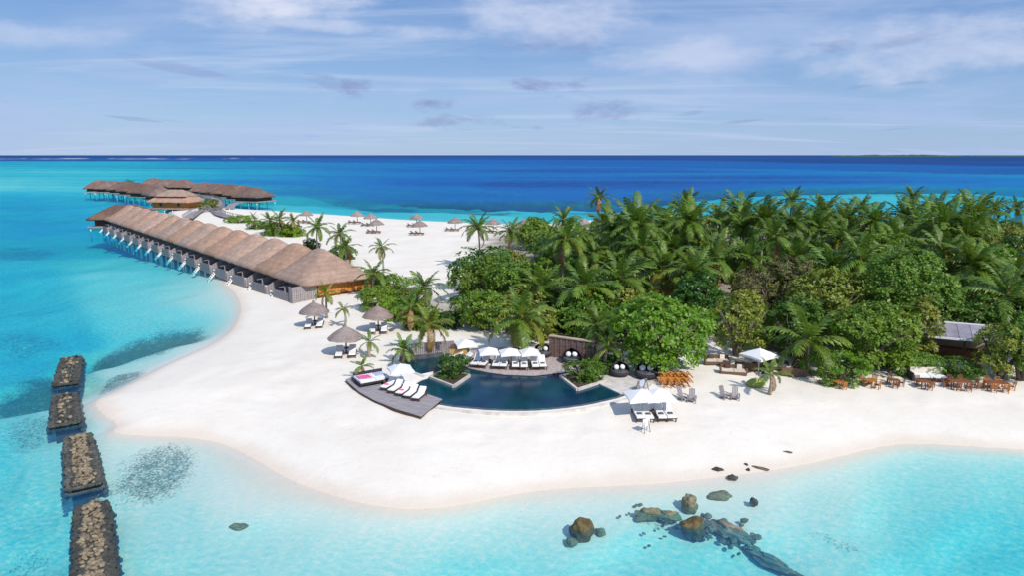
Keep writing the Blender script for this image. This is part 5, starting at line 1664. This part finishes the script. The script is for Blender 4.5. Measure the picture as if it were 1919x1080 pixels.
M_ROCK = simple('brown_beach_rock', (0.055, 0.042, 0.018), (0.19, 0.13, 0.055), 2.2, 0.8, bump=0.9)
M_ROCKG = simple('grey_green_rock', (0.12, 0.105, 0.06), (0.30, 0.265, 0.165), 2.6, 0.9, bump=0.9)
ST_T = [rock_mesh(k, M_CORAL, 1) for k in range(5)]
ST_D = [rock_mesh(20 + k, M_CORALD, 1) for k in range(5)]
def breakwater(a, b, w0, w1, h, label, ns, greyer=False):
    A, B = at(*a, h), at(*b, h)
    r = empty('breakwater', ((A.x + B.x) / 2, (A.y + B.y) / 2, 0))
    d = (B - A); Ln = d.length; d.normalize(); s = Vector((-d.y, d.x, 0))
    c = (A + B) / 2
    rr = random.Random(ns + int(a[0]))
    # rubble core so that no gaps open between the stones
    q = []
    for sg, k in ((-1, -1), (1, -1), (1, 1), (-1, 1)):
        w = (w0 if k < 0 else w1) / 2
        q.append(d * (k * (Ln / 2 - .2)) + s * (sg * w * .78))
    lo = [(v.x * 1.02, v.y * 1.02, -2.6) for v in q]; hi = [(v.x * .94, v.y * .96, h - .22) for v in q]
    MB().hexa(lo, hi).build('core', M_CORALD, r)
    cells = []
    size = math.sqrt(Ln * (w0 + w1) / 2 / ns)
    nx_, ny_ = max(2, round(Ln / size)), max(2, round((w0 + w1) / 2 / size))
    for i in range(nx_):
        for j in range(ny_):
            f = (i + .5) / nx_
            w = (w0 + (w1 - w0) * f)
            y = ((j + .5) / ny_ - .5) * w * .86
            cells.append((f, y, w, h - .16 + .10 * vnoise(np.array([i * .6]), np.array([j * .9]), 3)[0] - (.12 if j in (0, ny_ - 1) else 0), j in (0, ny_ - 1) and rr.random() < .8))
    # flanks down to the seabed
    flank = []
    for lev in (0, 1, 2):
        for i in range(nx_ * 2):
            for sg in (-1, 1):
                f = (i + rr.random()) / (nx_ * 2)
                w = (w0 + (w1 - w0) * f)
                flank.append((f, sg * w * (.47 + .06 * lev), w, h - .32 - lev * .34))
    cells = cells[:300]
    fm = MB()
    for f, y, w, z in flank:
        p = d * ((f - .5) * Ln) + s * y + Vector((rr.uniform(-.08, .08), rr.uniform(-.08, .08), z + rr.uniform(-.07, .07)))
        k = size * rr.uniform(.6, .85)
        M = Matrix.Translation(p) @ Matrix.Rotation(rr.uniform(0, 6), 4, 'Z') @ Matrix.Diagonal((k, k, k * .9, 1))
        me = ST_D[rr.randrange(5)]
        fm.add([M @ q_.co for q_ in me.vertices], [tuple(q_.vertices) for q_ in me.polygons])
    for sgn in (0, 1):
        for j in range(ny_ * 2):
            for lev in (0, 1):
                w = w1 if sgn else w0
                p = d * ((sgn - .5) * (Ln + .1 + .15 * lev)) + s * ((j / (ny_ * 2 - 1) - .5) * w * .9) + Vector((0, 0, h - .32 - lev * .34))
                M = Matrix.Translation(p) @ Matrix.Rotation(rr.uniform(0, 6), 4, 'Z') @ Matrix.Diagonal((size * .7, size * .7, size * .6, 1))
                me = ST_D[rr.randrange(5)]
                fm.add([M @ q_.co for q_ in me.vertices], [tuple(q_.vertices) for q_ in me.polygons])
    fl = fm.build('flank_stones', M_CORALD, r); fl['kind'] = 'stuff'
    for f, y, w, z, dark in cells:
        p = d * ((f - .5) * Ln) + s * y + Vector((rr.uniform(-.12, .12), rr.uniform(-.12, .12), z + rr.uniform(-.05, .05))) * 1.0
        k = size * rr.uniform(.52, .74)
        tan = not dark and (not greyer or rr.random() < .35)
        place((ST_T if tan else ST_D)[rr.randrange(5)], 'stone', r, tuple(p), (rr.uniform(-.5, .5), rr.uniform(-.5, .5), rr.uniform(0, 6.3)), (k, k * rr.uniform(.8, 1.15), k * rr.uniform(.75, 1.0)))
    return tag(r, label, 'breakwater', 'stone breakwaters off the sand spit')
breakwater((171, 938), (178, 1190), 1.5, 1.75, .6, 'nearest stone breakwater, tan topped, running out of the bottom edge', 290)
breakwater((145, 811), (157, 903), 1.5, 1.75, .6, 'second stone breakwater from the bottom, tan coral top', 190)
breakwater((121, 734), (122, 788), 1.5, 1.8, .55, 'short dark breakwater at the tip of the sand spit', 130, True)
breakwater((134, 666), (122, 714), 1.6, 1.7, .55, 'farthest stone breakwater, dark and ribbed with stones', 130, True)

def seabed(x, y):
    X, Y = np.array([[x]]), np.array([[y]])
    sd = sdist(X, Y)
    if sd[0, 0] >= 0:
        return float(land_height(sd)[0, 0])
    return -float((depth_field(X, Y) * (1 - np.exp(-abs(sd) / 5.5)))[0, 0])
def rock(u, v, rx, ry, rz, mat, label, seed, z=None, rz_=0.0, group='rocks in the front shallows', name='rock'):
    p = at(u, v, 0)
    zb = seabed(p.x, p.y) if z is None else z
    o = place(rock_mesh(seed, mat, 4 if max(rx, ry) > .8 else 3, .32, 1.0, name), name, None, (p.x, p.y, zb + rz * .25), (0, 0, rz_), (rx, ry, rz))
    return tag(o, label, 'rock', group)
rock(1090, 988, .64, .55, .74, M_ROCK, 'brown pointed boulder standing alone at the left of the rocks', 301, -.35)
rock(1300, 982, .72, .6, .7, M_ROCK, 'brown flat-topped boulder at the head of the dark rock reef', 302, -.35)
rock(1294, 944, .5, .55, .6, M_ROCKG, 'upright grey rock just shoreward of the brown flat-topped boulder', 303, -.2)
rock(1215, 958, .85, .5, .38, M_ROCKG, 'low greenish slab left of the upright grey rock', 304, -.3)
rock(1255, 962, .65, .42, .34, M_ROCKG, 'second low greenish slab, touching the upright grey rock', 305, -.3)
rock(1350, 922, .8, .5, .3, M_ROCKG, 'submerged pale green slab near the waterline', 306, -.35)
rock(1345, 885, .42, .2, .22, M_CORALD, 'dark flat stone at the edge of the wet sand', 307, .05)
rock(1372, 898, .35, .22, .22, M_CORALD, 'dark stone beside the flat one at the waterline', 308, .0)
rock(1414, 938, .28, .24, .25, M_CORALD, 'small dark rock off the end of the pale slab', 309, -.2)
rock(1398, 876, .13, .13, .14, M_CORALD, 'tiny dark stone left of the driftwood on wet sand', 310, .1)
rock(1402, 884, .12, .12, .14, M_CORALD, 'tiny dark stone below the other by the driftwood', 311, .05)
rock(1070, 1000, .36, .3, .25, M_ROCKG, 'submerged grey rock left of the lone brown boulder', 312, -.6)
rock(1125, 985, .3, .26, .25, M_ROCKG, 'submerged grey rock right of the lone brown boulder', 313, -.5)
rock(445, 970, .55, .32, .22, M_ROCKG, 'lone dark rock under the pale shallows far from the reef', 314, -.65)
rock(1475, 855, .32, .09, .08, M_BARK, 'thin dark driftwood piece lying on the sand', 315, .25, -.35, None, 'driftwood')
rock(1425, 881, .55, .12, .10, M_BARK, 'long dark driftwood log at the waterline', 316, .08, -.45, None, 'driftwood')
# the dark rubble reef and its tail
g2 = random.Random(9)
def line(pts, n, spread, lab, grp, sc, mats, zoff):
    for k in range(n):
        f = (k + g2.random()) / n * (len(pts) - 1)
        i = min(int(f), len(pts) - 2); f -= i
        u = pts[i][0] + (pts[i + 1][0] - pts[i][0]) * f + g2.gauss(0, spread[0]); v = pts[i][1] + (pts[i + 1][1] - pts[i][1]) * f + g2.gauss(0, spread[1])
        p = at(u, v, 0)
        if float(sdist(np.array(p.x), np.array(p.y))) > -.4:
            continue
        s = g2.uniform(*sc)
        mt = g2.choice(mats)
        o = place(g2.choice(mt), 'rock', None, (p.x, p.y, seabed(p.x, p.y) + zoff * g2.random() + s * .2), (g2.uniform(-.4, .4), g2.uniform(-.4, .4), g2.uniform(0, 6)), (s, s * g2.uniform(.6, 1), s * g2.uniform(.5, .8)))
        tag(o, lab, 'rock', grp)
M_REEF = simple('brown_grey_reef_stone', (0.15, 0.11, 0.08), (0.36, 0.28, 0.21), 2.4, 0.9, bump=0.8, vary=.25)
ST_B = [rock_mesh(50 + k, M_REEF, 2) for k in range(4)]
ST_G = [rock_mesh(40 + k, M_ROCKG, 2) for k in range(4)]
for k, (a_, b_, wd) in enumerate([((1325, 968), (1405, 1002), .40), ((1400, 1000), (1490, 1040), .38), ((1480, 1036), (1590, 1090), .28)]):
    pa, pb = at(*a_, 0), at(*b_, 0)
    mid_ = (pa + pb) / 2; dr_ = pb - pa
    o = place(rock_mesh(330 + k, M_REEF, 4, .45, 1.0, 'reef_ledge'), 'reef_ledge', None, (mid_.x, mid_.y, seabed(mid_.x, mid_.y) + (.30, .14, .05)[k]), (0, 0, math.atan2(dr_.y, dr_.x)), (dr_.length * .52, wd, .42 - .1 * k))
    tag(o, ('brown reef ledge under the rubble behind the flat-topped boulder', 'narrow submerged reef ledge continuing down the tail', 'thin last stretch of the submerged reef ledge')[k], 'rock', 'submerged reef ledges')
line([(1320, 965), (1365, 985), (1410, 1003)], 50, (9, 7), 'dark stone heaped in the rubble reef behind the flat-topped boulder', 'rubble reef stones', (.14, .27), [ST_B, ST_B, ST_G], .26)
line([(1420, 1008), (1480, 1036), (1560, 1075), (1600, 1096)], 70, (6, 3), 'stone in the thin submerged tail of the rubble reef', 'reef tail stones', (.11, .22), [ST_G, ST_B], .04)
line([(1150, 940), (1190, 970), (1260, 985), (1400, 1005)], 14, (20, 14), 'small scattered stone under the shallows among the boulders', 'scattered shallow stones', (.08, .17), [ST_G, ST_B], .0)

# a low wooded island on the horizon
def far_island(u0, u1, dist, h, label, seed):
    x0, x1 = (u0 - UC) / FPX * dist, (u1 - UC) / FPX * dist
    n = 60
    vs, fs = [], []
    for i in range(n + 1):
        f = i / n
        x = x0 + (x1 - x0) * f
        e = math.sin(math.pi * f) ** .35 if 0 < f < 1 else 0
        z = h * e * (1 + .22 * float(vnoise(np.array([f * 34.0]), np.array([seed * 1.7]), seed)[0]))
        vs += [(x, dist - 150, -2), (x, dist, max(z, .1)), (x, dist + 250, -2)]
    for i in range(n):
        a = i * 3
        fs += [(a, a + 3, a + 4, a + 1), (a + 1, a + 4, a + 5, a + 2)]
    o = MB().add(vs, fs, True).build('distant_island', M_LEAF_DARK)
    tag(o, label, kind='structure')
far_island(1555, 1790, 9000, 24, 'low dark wooded island on the horizon', 3)
far_island(1800, 2200, 9800, 18, 'fainter low island on the horizon at the right', 4)
